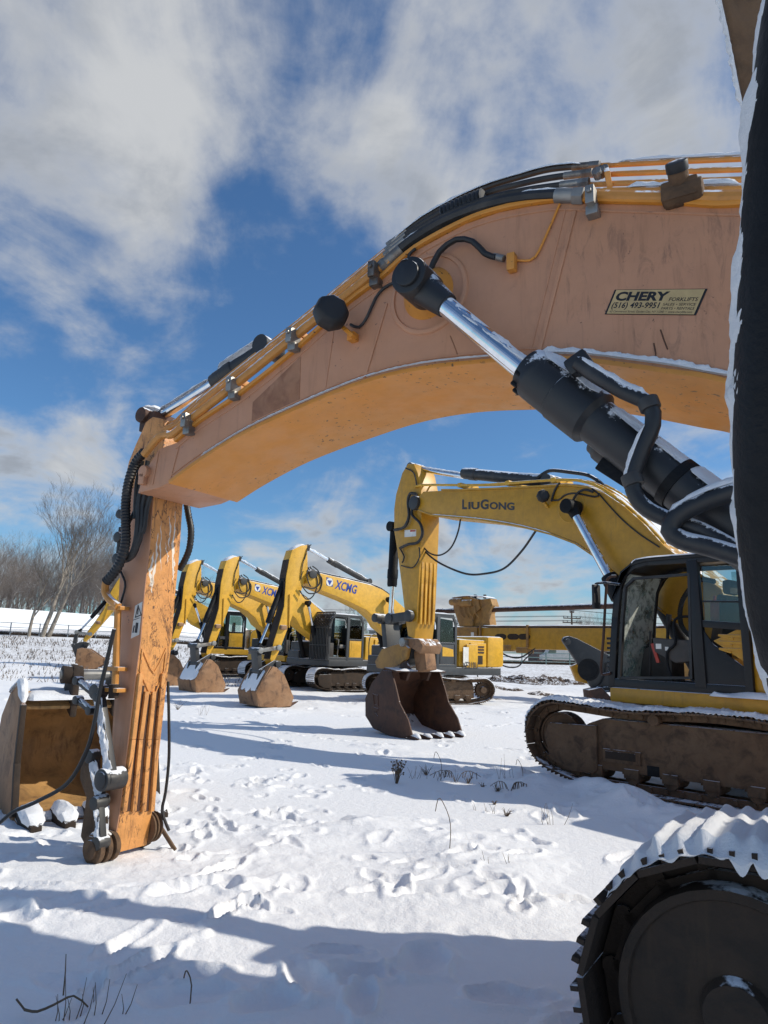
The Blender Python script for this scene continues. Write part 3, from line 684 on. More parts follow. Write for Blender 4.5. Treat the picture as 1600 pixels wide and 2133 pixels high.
# ---- boom cylinder on the near side (and its twin)
CO=NB+.33
e0=O.p3([(872,592)],NB+.22)[0]; eR=O.p3([(1105,782)],NB+.22)[0]; e1=O.p3([(1545,1110)],NB+.22)[0]
A,Bp,Cp=Vector(e1),Vector(eR),Vector(e0); ax=(Cp-A).normalized(); low=A-ax*.75
for sgn,nm in ((1,'boom_cylinder'),(-1,'boom_cylinder')):
    f=Vector((0,0,0)) if sgn>0 else Vector((0,-(2*NB+.70-.02),0))
    LB=(Bp-low).length; mb=MB()
    prof=[(0,.12),(.02,.125),(LB-.50,.125),(LB-.47,.155),(LB-.24,.158),(LB-.235,.152),(LB-.06,.152),(LB-.03,.150),(LB-.01,.135),(LB+.03,.13),(LB+.035,.09)]
    mb.lathe(low+f,ax,prof,40); bc=mb.build(nm,'black_paint_snowy',RO,ang=40)
    mb=MB(); mb.cyl(Bp+f,Cp+f-ax*.1,.065,n=32); mb.build('rod','chrome',bc)
    mb=MB(); mb.cyl(Cp+f+Vector((0,-.13,0)),Cp+f+Vector((0,.14,0)),.125,n=28); mb.cyl(Cp+f-ax*.30,Cp+f-ax*.06,.078,.11,n=24); mb.cyl(Cp+f+Vector((0,.12*sgn,0)),Cp+f+Vector((0,.165*sgn,0)),.085,n=24); mb.cyl(Cp+f+Vector((0,-.40*sgn,0)),Cp+f+Vector((0,-.10*sgn,0)),.105,n=24); mb.build('rod_eye','black_paint_snowy',bc,bevel=.012)
    if sgn>0:
        # welded-on oil pipes of the cylinder
        h0=O.p3([(1204,756),(1240,782),(1300,816),(1352,842),(1360,885),(1335,945),(1318,1000),(1325,1035),(1350,1062),(1400,1085),(1460,1105),(1560,1160)],NB+.40)
        hose('oil_pipe',h0,.040,'black_paint_snowy',bc,step=.04,n=14)
        h1=O.p3([(1600,1010),(1530,1024),(1460,1048),(1410,1075),(1396,1105),(1420,1125),(1480,1140),(1560,1165)],NB+.46)
        hose('oil_pipe',h1,.045,'black_paint_snowy',bc,step=.04,n=14)
        mb=MB(); u,v,z=O.p3([(1204,752)],NB+.38)[0]; mb.box((u,v-.04,z-.01),(.13,.13,.10),Matrix.Rotation(.5,3,'Y')); mb.build('pipe_flange','black_paint_snowy',bc,bevel=.02)
        for f in (.30,.52):
            c=low+ax*(LB*f); mb=MB(); mb.lathe(c-ax*.025,ax,[(0,.126),(0,.134),(.05,.134),(.05,.126)],32); mb.build('barrel_band','black_paint',bc)
        for f in (.62,.80):
            c=low+ax*(LB*f); mb=MB(); mb.lathe(c-ax*.006,ax,[(0,.125),(.004,.1285),(.010,.1285),(.012,.125)],32); mb.build('weld_ring','black_paint',bc)
        for k in range(10):
            a_=2*math.pi*k/10; e1_=ax.cross(Vector((0,1,0))).normalized(); e2_=ax.cross(e1_); c=Bp-ax*.02+(e1_*math.cos(a_)+e2_*math.sin(a_))*.118
            MB().cyl(c,c+ax*.045,.014,n=6).build('gland_bolt','black_paint',bc)
        for pt in (h0[3],h0[6]):
            d_=Vector((.3,0,1)).normalized(); MB().cyl(Vector(pt)-d_*.03,Vector(pt)+d_*.03,.052,n=14).build('pipe_clamp','dark_metal',bc,bevel=.005)
        mb=MB(); a=O.p3([(1250,962),(1500,1120)],NB+.18); mb.bar(a[0],a[1],.09,.03,up=(0,1,0)); mb.build('cylinder_rib','black_paint',bc,bevel=.008)
        sm=MB()
        up=Vector((0,.35,1)).normalized()
        def along(f0,f1,r,w,h,seed):
            p=[low+ax*(LB*f)+((up-ax*up.dot(ax)).normalized())*r for f in (f0,f0*.7+f1*.3,f0*.35+f1*.65,f1)]
            snow_ridge(sm,p,w,h,.022,amp=.9,n=14,side=up,seed=seed)
        along(.50,.99-.50/LB,.119,.060,.010,21); along(0.02,.52,.119,.065,.011,22); along(1-.46/LB,1-.02/LB,.150,.07,.010,23)
        P=[Bp+ax*f+((up-ax*up.dot(ax)).normalized())*.058 for f in np.linspace(.02,(Cp-Bp).length-.26,6)]
        snow_ridge(sm,P,.036,.013,.012,amp=1.1,n=12,side=up,seed=24)
        snow_ridge(sm,[Vector(p)+Vector((0,0,.036)) for p in h0[:4]],.032,.028,.02,amp=.5,seed=25)
        snow_ridge(sm,[Vector(p)+Vector((.028,0.01,.02)) for p in h0[4:8]],.022,.016,.02,amp=.6,side=(1,.2,.4),seed=26)
        snow_ridge(sm,[Vector(p)+Vector((0,0,.040)) for p in h1[:5]],.036,.032,.02,amp=.5,seed=27)
        snow_ridge(sm,[Cp+Vector((.03,-.13,.118)),Cp+Vector((.03,.0,.12)),Cp+Vector((.03,.15,.11))],.06,.03,.02,amp=.6,seed=28)
        so=sm.build('snow_cap','snow',bc); so['kind']='stuff'
# ---- stick
SO=.17
left=[(318,868),(303,880),(296,897),(283,925),(268,962),(259,1005),(255,1090),(252,1184),(248,1262),(243,1409),(236,1520),(231,1640),(226,1774)]
edge=[(236,1779),(250,1696),(270,1532),(286,1395),(294,1336),(302,1236),(312,1147),(320,1040),(330,985),(345,905),(338,872)]
SP=O.uz(left,SO)+O.uz(edge,SO)
# the boom's near plate must sit outside the stick, so the stick is a little narrower than the clevis
stick=MB().prism(SP,-SO,SO).build('stick','orange_worn',RO,bevel=.008)
st_side=[(u,z) for u,z in SP]
MB().prism(O.uz(left[5:],SO)+O.uz(edge[:8],SO),SO-.001,SO+.008).build('side_plate','orange_faded_shade',stick,bevel=.003)
# ribs on the inner face
def on_face(px,py,lift=0):
    """point on the stick's inner (sunny) face: the plane through its near edge across the machine"""
    us=O.uz(edge,SO); best=None
    for (u0,z0),(u1,z1) in zip(us,us[1:]):
        nl=Vector((-(O.h.x)*(z1-z0),-(O.h.y)*(z1-z0),(u1-u0)))
        p0w=Vector((O.p0.x+O.h.x*u0,O.p0.y+O.h.y*u0,O.z+z0)); r=ray(px,py); d=nl.dot(r)
        if abs(d)<1e-9: continue
        t=nl.dot(p0w-Vector((0,0,CAMH)))/d; q=Vector((0,0,CAMH))+r*t; z=q.z-O.z
        if min(z0,z1)-1e-6<=z<=max(z0,z1)+1e-6:
            w=Vector((q.x,q.y))-O.p0; return Vector((w.dot(O.h)-lift,w.dot(O.n),z))
    return None
zb,zt=.32,2.05
for lines in ([(256,1690),(275,1540),(291,1402)],[(276,1690),(290,1540),(303,1440)],[(296,1690),(308,1540),(318,1440)],[(314,1690),(325,1540),(338,1402)]):
    P=[on_face(*p) for p in lines]; P=[p for p in P if p]
    mb=MB()
    for a,b in zip(P,P[1:]): mb.bar(a-Vector((.012,0,0)),b-Vector((.012,0,0)),.044,.034,up=(1,0,0))
    mb.build('wear_rib','orange_worn',stick,bevel=.010)
for lines in ([(266,1690),(283,1540),(297,1428)],[(286,1690),(299,1540),(310,1440)],[(305,1690),(316,1540),(328,1428)]):
    P=[on_face(*p) for p in lines]; P=[p for p in P if p]; mb=MB()
    for a,b in zip(P,P[1:]): mb.bar(a-Vector((.001,0,0)),b-Vector((.001,0,0)),.040,.006,up=(1,0,0))
    mb.build('dark_groove','rust_dark',stick)  # dark brown strip in each groove between the ribs
# chevron head of the wear plate
P=[on_face(*p) for p in [(291,1398),(296,1352),(312,1390),(320,1402),(330,1385),(346,1350),(341,1398),(322,1446),(312,1446)]]
P=[p for p in P if p]
if len(P)>3:
    mb=MB()
    for a,b in zip(P,P[1:]+P[:1]): mb.bar(a-Vector((.004,0,0)),b-Vector((.004,0,0)),.014,.012,up=(1,0,0))
    mb.build('wear_plate_edge','orange_worn',stick,bevel=.003)
# white scrapes where the paint has gone
rnd=random.Random(4)
def scrape(cx,y0,y1,w):
    A=[];Bq=[];x=cx
    n=14
    for i in range(n+1):
        f=i/n; y=y0+(y1-y0)*f; x+=rnd.uniform(-2.2,1.6); ww=w*(.25+rnd.random())*math.sin(math.pi*min(.97,max(.04,f)))
        a=on_face(x-ww,y,.001); b=on_face(x+ww,y,.001)
        if a and b: A.append(a);Bq.append(b)
    if len(A)>2:
        MB().grid([A,Bq]).build('bare_scrape','white_scrape',stick)
for a in ((338,1085,1190,1.6),(352,1075,1150,2.2),(366,1065,1200,2.4),(330,1110,1215,4.0),(322,1150,1235,4.5),(345,1130,1175,1.3),(358,1150,1215,1.6),(316,1200,1222,3)): scrape(*a)
# warning label
P=O.uz([(282,1262),(297,1253),(290,1322),(273,1330)],SO+.009)
lb=MB().prism(P,SO+.007,SO+.011).build('warning_label','decal_white',stick)
mb=MB(); q=O.uz([(282,1286),(288,1261),(294,1281)],SO+.012)
bars(mb,q,.008,SO+.011,SO+.014,closed=True); q=O.uz([(288,1266),(287,1280)],SO+.012); mb.bar((q[0][0],SO+.0125,q[0][1]),(q[1][0],SO+.0125,q[1][1]),.003,.010,up=(1,0,0))
q=O.uz([(277,1292),(291,1287)],SO+.012); mb.bar((q[0][0],SO+.0125,q[0][1]),(q[1][0],SO+.0125,q[1][1]),.003,.004)
q=O.uz([(283,1318),(286,1297)],SO+.012); mb.bar((q[0][0],SO+.0125,q[0][1]),(q[1][0],SO+.0125,q[1][1]),.003,.03,up=(1,0,0))
q=O.uz([(277,1318),(280,1303)],SO+.012); mb.bar((q[0][0],SO+.0125,q[0][1]),(q[1][0],SO+.0125,q[1][1]),.003,.012,up=(1,0,0))
mb.build('warning_symbol','decal_grey',lb)
# top pin and stick cylinder over the boom
tp=O.uz([(322,874)],0)[0]
mb=MB(); mb.cyl((tp[0],-.20,tp[1]),(tp[0],.17,tp[1]),.075,n=20); mb.box((tp[0]-.05,0,tp[1]-.06),(.2,.26,.18)); mb.build('top_pin','rust_dark',stick,bevel=.015)
q=O.p3([(322,876),(446,798),(560,726)],0); A=Vector(q[2]);Bq=Vector(q[1]); dd=(A-Bq).normalized()
hyd(RO,'stick_cylinder',A,Bq,Vector(q[0]),.080,.048,eye=.12)
sm=MB(); snow_ridge(sm,[Vector(q[0]).lerp(Bq,f)+Vector((0,.0,.05)) for f in (.08,.4,.7,1)],.05,.03,.03,seed=31); snow_ridge(sm,[Bq+dd*f+Vector((0,0,.105)) for f in (.05,.3,.6,(A-Bq).length)],.07,.03,.03,seed=32); snow_ridge(sm,[Vector(q[0])+Vector((.0,-.14,.10)),Vector(q[0])+Vector((0,.14,.10))],.08,.04,.02,seed=33)
so=sm.build('snow_cap','snow',RO); so['kind']='stuff'
# boom tip: clevis boss and its bolt block
u,v,z=O.p3([(300,985)],NB)[0]
mb=MB(); mb.cyl((u-.03,NB-.02,z),(u-.03,NB+.045,z),.055,n=20); mb.box((u-.02,NB+.02,z-.06),(.07,.05,.10)); mb.build('tip_pin','orange_faded_shade',boom,bevel=.01)
# hoses at the stick
hose('corrugated_hose',O.p3([(302,940),(282,965),(268,1005),(262,1050),(262,1095),(261,1135),(250,1172),(236,1195),(222,1211)],SO+.16),.040,'rubber_bare',RO,ribs=True,n=12)
q=O.p3([(221,1212),(219,1232),(228,1248),(247,1264)],SO+.12); MB().tube(q,.034,10,.03).build('elbow_pipe','orange_pipe',RO)
q=O.p3([(246,1262),(243,1340),(240,1420),(237,1450)],SO+.10); pp=MB().tube(q,.030,10).build('stick_pipe','orange_pipe',RO)
for px in ((247,1267),(242,1393),(240,1437)):
    u,v,z=O.p3([px],SO+.08)[0]; MB().box((u,v,z),(.17,.10,.035)).build('pipe_bracket','orange_pipe',pp,bevel=.006)
q=O.p3([(238,1425),(236,1455)],SO+.10); MB().cyl(q[0],q[1],.042,n=14).build('pipe_union','mud_dark',pp,bevel=.004)
for pts,r in (([(303,985),(292,1040),(290,1085),(285,1130),(276,1155),(262,1165)],.034),([(310,1000),(299,1050),(297,1090),(290,1125),(280,1150)],.026),([(296,960),(287,1000),(283,1050),(282,1080)],.022),([(288,1050),(276,1075),(262,1095)],.018),([(318,1020),(306,1060),(302,1095),(297,1110)],.02),([(308,960),(302,1000),(300,1030)],.02)):
    hose('hydraulic_hose',O.p3(pts,SO+.09),r,'rubber_bare',RO)
hose('hydraulic_hose',O.p3([(388,1046),(393,1075),(398,1105),(395,1140),(386,1165),(374,1186)],-.30),.030,'rubber_bare',RO,ribs=True,n=10)
hose('thin_cable',O.p3([(250,1188),(258,1205),(261,1222),(250,1262)],SO+.03),.010,'rubber_bare',RO)
hose('loose_cable',O.p3([(238,1310),(222,1380),(208,1440),(196,1510),(178,1570),(140,1632),(80,1668),(30,1690),(2,1712),(-30,1740)],SO+.22),.017,'rubber',RO)
hose('loose_cable',O.p3([(350,1420),(352,1500),(352,1580),(345,1650),(338,1690),(352,1730)],-.26),.013,'rubber_bare',RO)
# fittings behind the stick (bucket cylinder top, seen as dark lumps along its outer edge)
q=O.p3([(246,1075),(246,1160),(240,1430)],-.02)
mb=MB()
for px,r in (((250,1072),.06),((246,1120),.07),((243,1165),.07)):
    u,v,z=O.p3([px],.02)[0]; mb.cyl((u-.03,v-.1,z),(u-.03,v+.04,z),r*.75,n=14)
u,v,z=O.p3([(246,1142)],.02)[0]; mb.cyl((u-.02,v,z-.18),(u-.02,v,z+.2),.028,n=10)
mb.build('cylinder_clevis','dark_metal',RO,bevel=.008)
# ---- bucket linkage at the foot of the stick
def link(name,a,b,off,w,th,m='dark_metal',r=None,snow=True):
    q=O.p3([a,b],off); A,Bq=Vector(q[0]),Vector(q[1]); mb=MB(); mb.bar(A,Bq,th,w,up=(0,1,0)) if 0 else mb.bar(A,Bq,th,w,up=((Bq-A).normalized()).cross(Vector((0,1,0))))
    for p in (A,Bq): mb.cyl(p-Vector((0,th*.9,0)),p+Vector((0,th*.9,0)),r or w*.75,n=20)
    o=mb.build(name,m,RO,bevel=.008)
    if snow:
        sm=MB(); d=(Bq-A).normalized(); up=Vector((.25,.35,.9)); nn=(up-d*up.dot(d)).normalized()
        snow_ridge(sm,[A.lerp(Bq,f)+nn*w*.42 for f in (.06,.35,.65,.94)],w*.42,.010,.014,amp=2.2,n=10,side=nn,seed=int(a[0])%50)
        s=sm.build('snow_cap','snow',o); s['kind']='stuff'
    return o
link('bucket_link',(206,1440),(233,1622),SO+.14,.085,.06)
link('bucket_link',(193,1575),(212,1668),SO+.10,.075,.05)
link('bucket_link',(206,1672),(211,1755),SO+.16,.07,.06)
link('guide_link',(163,1418),(205,1452),SO+.16,.05,.04); link('guide_link',(163,1458),(190,1480),SO+.16,.05,.04)
P=O.uz([(180,1572),(212,1562),(214,1620),(222,1690),(228,1780),(205,1792),(178,1740),(190,1660),(176,1620)],SO+.02)
MB().prism(P,SO+.03,SO+.07).build('link_plate','mud',RO,bevel=.012)
MB().prism(P,-SO-.07,-SO-.03).build('link_plate','mud',RO,bevel=.012)
u,v,z=O.p3([(232,1622)],SO+.12)[0]
mb=MB(); mb.cyl((u,v-.1,z),(u,v+.10,z),.088,n=24); mb.cyl((u,v+.09,z),(u,v+.11,z),.065,n=24); mb.build('link_pin','dark_metal',RO,bevel=.008)
u,v,z=O.p3([(212,1765)],SO+.10)[0]
mb=MB()
for k in range(3): mb.cyl((u,v-.10+k*.075,z),(u,v-.055+k*.075,z),.115,n=24)
mb.cyl((u,v-.10,z),(u,v+.12,z),.075,n=20); mb.build('coupler_pin','mud',RO,bevel=.008)
sm=MB(); snow_ridge(sm,[(u+.02,v-.1,z+.10),(u+.02,v+.1,z+.10)],.07,.035,.02,amp=.8,seed=41); so=sm.build('snow_cap','snow',RO); so['kind']='stuff'
u,v,z=O.p3([(318,1735)],-SO)[0]
mb=MB()
for k in range(3): mb.cyl((u+.10,-SO-.09+k*.035,z+.03),(u+.10,-SO-.07+k*.035,z+.03),.13,n=24)
mb.cyl((u+.10,-SO-.10,z+.03),(u+.10,-SO,z+.03),.08,n=20); mb.build('coupler_pin','mud',RO,bevel=.008)
mb=MB(); mb.bar((u+.02,-SO-.08,z+.05),(u-.12,-SO-.16,.02),.03,.03); mb.build('coupler_bar','mud',RO,bevel=.006)
# muddy foot of the stick in the ground
P=O.uz([(236,1779),(320,1756),(322,1772),(215,1795)],0)
# ---- upper structure and undercarriage
US=-6.9
Tr=Matrix.Identity(3)
def carrier(M,us,cols,z0=1.15):
    R=M.root
    MB().box((us-1.15,0,z0+.04),(3.5,2.75,.22)).build('platform',cols['deck'],R,bevel=.03)
    MB().box((us-2.55,0,z0+.65),(.75,2.7,1.0)).build('counterweight',cols['body'],R,bevel=.12)
    MB().box((us-1.45,.0,z0+.62),(1.4,2.4,.85)).build('engine_cover',cols['body'],R,bevel=.06)
    MB().box((us+.80,-.98,z0+.76),(2.0,.62,1.46)).build('tank',cols['body'],R,bevel=.05)  # out of view; raised and pulled forward to fill the foreground shadow
    mb=MB(); mb.cyl((us,0,.62),(us,0,z0),.62,n=32); mb.build('slew_ring','mud_dark',R)
    MB().box((us,0,.55),(1.5,1.7,.30)).build('car_body','mud_dark',R,bevel=.05)
carrier(O,US,dict(deck='black_paint',body='orange_paint'))
make_cab(RO,US-1.2,1.40,1.30,2.88,'cab_paint','orange_paint')  # out of view; set back and lowered so sun reaches the near track
off=Matrix.Translation((US,0,0))
for sd,vc in ((1,1.34),(-1,-1.34)):
    nearp='idler' if sd==1 else False
    tr=track(RO,Matrix.Identity(3),vc,.70,0,0,1.0) if 0 else None
def shifted_track(M,us,vc,w,lf,lr,H,**kw):
    o=track(M.root,kw.pop('rot',Matrix.Identity(3)),vc,w,lf,lr,H,**kw)
    o.location=(us,0,0); return o
shifted_track(O,US,1.36,.72,2.11,-2.2,1.17,near='idler',matl='mud_dark',snow_step=.0075,snow_front=-.60,snow_h=.050,side=1,idler_mat='mud_mid')
# ================================================================== the second excavator: yellow, cab towards us
G=Machine('excavator',(.9,16.0),38,z=0.0); RG=G.root
tag(RG,'big yellow excavator with black open cab and dark grey lettering on its boom','excavator')
GB=.36
top=[(868,1040),(882,1024),(920,1022),(960,1022),(1065,1018),(1180,1012),(1225,1017),(1260,1031),(1300,1058),(1340,1093),(1385,1142)]
bot=[(1262,1178),(1240,1158),(1200,1131),(1150,1112),(1080,1094),(1000,1081),(900,1072),(872,1062)]
T=G.uz(top,GB); B=G.uz(bot,GB)
UG=-7.15
hid=[(-7.0,2.75),(-7.2,2.2),(-7.05,1.85),(-6.7,1.80),(-6.25,2.35)]
boom=MB().prism(T+hid+B,-GB,GB).build('boom','yellow_deep',RG,bevel=.012)
MB().prism(T[2:]+hid[:1]+[(u,z+.035) for u,z in (T[2:]+hid[:1])[::-1]],-GB-.02,GB+.02).build('top_plate','yellow_deep',boom)
bb=hid[-1:]+B; MB().prism(bb+[(u,z-.03) for u,z in bb[::-1]],-GB-.02,GB+.025).build('bottom_plate','yellow_deep',boom)
sm=MB(); snow_ridge(sm,[(u,0,z+.04) for u,z in T[2:]],.30,.05,.08,seed=51); snow_ridge(sm,[(u,GB+.012,z+.004) for u,z in B[3:7]],.012,.016,.06,seed=52); so=sm.build('snow_cap','snow',boom); so['kind']='stuff'
# lettering LiuGong
def lettering(M,body,p0,p1,off,h_px,material,parent,bold=.02,shear=.0,name='lettering'):
    a=M.uz([p0],off)[0]; b=M.uz([p1],off)[0]; c2=M.uz([(p0[0],p0[1]-h_px)],off)[0]
    c=bpy.data.curves.new('l','FONT'); c.body=body; c.size=1; c.offset=bold; c.resolution_u=3; c.shear=shear
    tmp=bpy.data.objects.new('l_t',c); col.objects.link(tmp); dg=bpy.context.evaluated_depsgraph_get(); me=bpy.data.meshes.new_from_object(tmp.evaluated_get(dg)); bpy.data.objects.remove(tmp)
    xs=[v.co.x for v in me.vertices]; x0,x1=min(xs),max(xs); H=c2[1]-a[1]
    for v in me.vertices:
        f=(v.co.x-x0)/(x1-x0); v.co=Vector((a[0]+(b[0]-a[0])*f,off+.004,a[1]+(b[1]-a[1])*f+H*v.co.y/.70))
    me.materials.clear(); me.materials.append(MATS[material]); o=bpy.data.objects.new(name,me); col.objects.link(o); o.parent=parent; return o
lettering(G,'L',(963,1060),(973,1060),GB,19,'decal_grey',boom,.035); lettering(G,'IU',(976,1060),(999,1060),GB,14,'decal_grey',boom,.035)
lettering(G,'G',(1001,1060),(1018,1060),GB,19,'decal_grey',boom,.035); lettering(G,'ONG',(1020,1060),(1072,1062),GB,14,'decal_grey',boom,.035)
# pipes on the boom
for k,(dy,v,r) in enumerate(((-6,.30,.028),(-9,.16,.02),(-11,-.05,.02))):
    MB().tube([(u,v,z) for u,z in G.uz([(872,1018+dy+6),(885,1018+dy),(1000,1018+dy),(1070,1014+dy),(1180,1007+dy),(1228,1012+dy),(1262,1026+dy),(1300,1052+dy),(1345,1090+dy),(1392,1140+dy)],.2)],r,8,.2).build('hydraulic_pipe','yellow_paint',RG)
for px in ((965,1012),(1065,1008),(1160,1002),(1275,1034),(1340,1088)):
    u,z=G.uz([px],.2)[0]; MB().box((u,.05,z),(.10,.55,.09)).build('pipe_clamp','yellow_paint',RG,bevel=.01)
# stick
GS=.27
sl=[(862,966),(850,966),(838,985),(825,1030),(821,1060),(821,1105),(828,1150),(837,1220),(845,1290),(850,1325)]
si=[(863,1330),(868,1290),(872,1215),(875,1150),(878,1080),(877,1020),(870,985)]
sp=G.uz(sl,GS)+G.uz(si,GS)
stick=MB().prism(sp,-GS,GS).build('stick','yellow_deep',RG,bevel=.012)
MB().prism(G.uz(si,GS)[:5]+[(u+.012,z) for u,z in G.uz(si,GS)[:5]][::-1],-GS+.012,GS-.012).build('inner_plate','yellow_worn',stick) if 0 else None
us=G.uz([(869,1300),(872,1215),(873,1170)],GS)
for v in (-.18,-.06,.06,.18):
    mb=MB()
    for a,b in zip(us,us[1:]): mb.bar((a[0]-.014,v,a[1]),(b[0]-.014,v,b[1]),.055,.03,up=(1,0,0))
    mb.build('wear_rib','yellow_worn',stick,bevel=.008)
u,z=G.uz([(866,1048)],GB)[0]
mb=MB(); mb.cyl((u,-GB-.06,z),(u,GB+.08,z),.16,n=24); mb.build('boom_pin','dark_metal',stick,bevel=.01)
P=G.uz([(843,1104),(867,1103),(867,1117),(843,1119)],GS)
lb=MB().prism(P,GS-.002,GS+.004).build('warning_label','decal_white',stick)
P=G.uz([(855,1104),(866,1104),(866,1107),(855,1108)],GS); MB().prism(P,GS+.003,GS+.007).build('label_band','decal_red',lb)
# stick cylinder above the boom
q=[(u,0,z) for u,z in G.uz([(866,976),(965,992),(1150,1004)],0)]
hyd(RG,'stick_cylinder',q[2],q[1],q[0],.12,.062,eye=.2)
sm=MB(); snow_ridge(sm,[Vector(q[0]).lerp(Vector(q[1]),f)+Vector((0,0,.055)) for f in (.05,.4,.7,1)],.055,.035,.06,seed=53); snow_ridge(sm,[Vector(q[1]).lerp(Vector(q[2]),f)+Vector((0,0,.115)) for f in (0,.4,.7,1)],.08,.035,.06,seed=54); so=sm.build('snow_cap','snow',RG); so['kind']='stuff'
hose('hydraulic_hose',[(u,.12,z) for u,z in G.uz([(1115,1000),(1135,985),(1152,980),(1190,984),(1225,990),(1250,1005),(1270,1027)],.12)],.035,'rubber',RG)
# bucket cylinder outside the stick
q=[(u,0,z) for u,z in G.uz([(823,1098),(818,1222),(813,1295)],0)]
hyd(RG,'bucket_cylinder',q[0],q[1],q[2],.115,.060,eye=.18,bm='black_paint')
# hoses round the stick
for pts,r,off in (([(868,1030),(855,1028),(850,1045),(852,1075),(842,1098),(822,1104)],.035,GS+.08),([(866,1040),(858,1070),(875,1090),(880,1112),(870,1130),(850,1134),(833,1142)],.032,GS+.08),([(833,1142),(842,1160),(838,1172)],.018,GS+.05),([(836,1178),(860,1182),(874,1160),(873,1140)],.014,GS+.05),([(897,1110),(900,1135),(896,1152)],.03,-GS-.05),([(845,975),(862,985),(868,1010)],.016,GS+.04)):
    hose('hydraulic_hose',[(u,off,z) for u,z in G.uz(pts,off)],r,'rubber_bare',RG)
hose('hanging_hose',[(u,0.1,z) for u,z in G.uz([(873,1131),(890,1153),(920,1175),(970,1195),(1010,1195),(1050,1184),(1085,1150),(1112,1112),(1135,1075),(1146,1048)],.1)],.022,'rubber_bare',RG)
hose('hanging_hose',[(u,0.14,z) for u,z in G.uz([(876,1132),(895,1152),(918,1156),(940,1140),(955,1105),(962,1060),(968,1030),(974,1021)],.14)],.018,'rubber_bare',RG)
hose('lamp_cable',[(u,GB+.02,z) for u,z in G.uz([(1150,1045),(1158,1020),(1168,1006)],GB)],.02,'rubber_bare',RG)
hose('lamp_cable',[(u,GB+.02,z) for u,z in G.uz([(1150,1042),(1165,1042),(1178,1032),(1200,1028),(1240,1035),(1248,1030),(1235,1018)],GB)],.016,'rubber_bare',RG)
hose('grease_hose',[(u,GB+.06,z) for u,z in G.uz([(1196,1048),(1206,1030),(1222,1021),(1240,1026)],GB)],.022,'rubber_bare',RG)
hose('lamp_cable',[(u,GB+.02,z) for u,z in G.uz([(1248,1028),(1290,1075),(1330,1110),(1375,1140)],GB)],.012,'rubber_bare',RG)
u,z=G.uz([(1141,1037)],GB)[0]
mb=MB(); mb.lathe((u+.02,GB+.14,z),(-.8,.5,.0),[(0,.07),(.03,.12),(.10,.12),(.13,.08)],8); lp=mb.build('work_lamp','rubber',RG,bevel=.01)
mb=MB(); mb.bar((u,GB,z-.18),(u,GB+.16,z-.05),.05,.04); mb.build('lamp_bracket','yellow_deep',lp)
# boom cylinders
for sgn in (1,-1):
    q=[(u,sgn*(GB+.22),z) for u,z in G.uz([(1330,1330),(1268,1200),(1190,1056)],GB+.22)]
    b,mid,tip=[Vector(p) for p in q]; d=(mid-tip).normalized()
    hc=hyd(RG,'boom_cylinder',mid+d*1.75,mid,tip,.135,.075,eye=.16,bm='black_paint')
u,z=G.uz([(1190,1055)],GB)[0]
mb=MB(); mb.lathe((u,GB-.01,z),(0,1,0),[(0,.30),(.015,.295),(.02,.28),(.012,.26)],32); mb.build('boss_ring','yellow_deep',boom)
# link, H-plate and bucket
def glink(name,a,b,off,w,th,m,r=None):
    q=[(u,off,z) for u,z in G.uz([a,b],off)]; A,Bq=Vector(q[0]),Vector(q[1]); mb=MB(); mb.bar(A,Bq,th,w,up=((Bq-A).normalized()).cross(Vector((0,1,0))))
    for p in (A,Bq): mb.cyl(p-Vector((0,th*.75,0)),p+Vector((0,th*.75,0)),r or w*.62,n=18)
    return mb.build(name,m,RG,bevel=.01)
glink('guide_link',(812,1289),(852,1283),GS+.10,.20,.07,'dark_metal',.13); glink('guide_link',(812,1289),(852,1283),-GS-.10,.20,.07,'dark_metal',.13)
u,z=G.uz([(812,1289)],0)[0]; mb=MB(); mb.cyl((u,-GS-.16,z),(u,GS+.2,z),.10,n=18); mb.build('link_pin','dark_metal',RG,bevel=.01)
glink('bucket_link',(812,1292),(818,1358),.0,.16,.42,'dark_metal')
P=G.uz([(786,1378),(800,1352),(822,1345),(845,1338),(856,1350),(852,1372),(838,1384),(810,1393),(790,1392)],GS)
MB().prism(P,GS-.02,GS+.08).build('coupler_plate','tan_paint',RG,bevel=.03)
MB().prism(P,-GS-.08,-GS+.02).build('coupler_plate','tan_paint',RG,bevel=.03)
MB().prism(P,-GS+.03,GS-.03).build('coupler_body','dark_metal',RG,bevel=.03)
P=G.uz([(846,1330),(873,1330),(882,1345),(876,1362),(862,1352),(846,1346)],GS); MB().prism(P,-GS-.02,GS+.02).build('stick_foot','rust',stick,bevel=.02)
u,z=G.uz([(847,1338)],GS)[0]; mb=MB(); mb.cyl((u,-GS-.14,z),(u,GS+.14,z),.10,n=20); mb.build('stick_pin','steel_dull',RG,bevel=.012)
P=G.uz([(852,1355),(876,1358),(880,1395),(858,1400)],GS); MB().prism(P,-GS+.12,GS-.12).build('coupler_block','rust',RG,bevel=.02)
BV=.72
prof=G.uz([(826,1400),(800,1393),(775,1425),(762,1455),(762,1490),(778,1515),(815,1532),(852,1538)],BV)
side=G.uz([(797,1396),(815,1398),(824,1430),(832,1465),(850,1500),(858,1530),(835,1540),(800,1528),(776,1516),(761,1490),(761,1455),(776,1420)],BV)
tip=G.uz([(878,1540)],BV)[0]
sh=bucket(None,'bucket',prof,side,-BV,BV,'rust_dark',teeth=5,tip=(prof[-1][0]-.20,.03),parent=RG,th=.03)
for v in (.30,-.30):
    P=G.uz([(838,1380),(848,1378),(856,1395),(848,1418),(836,1415),(832,1395)],.3); MB().prism(P,v-.035,v+.035).build('bucket_ear','rust_dark',sh,bevel=.012)
sm=MB()
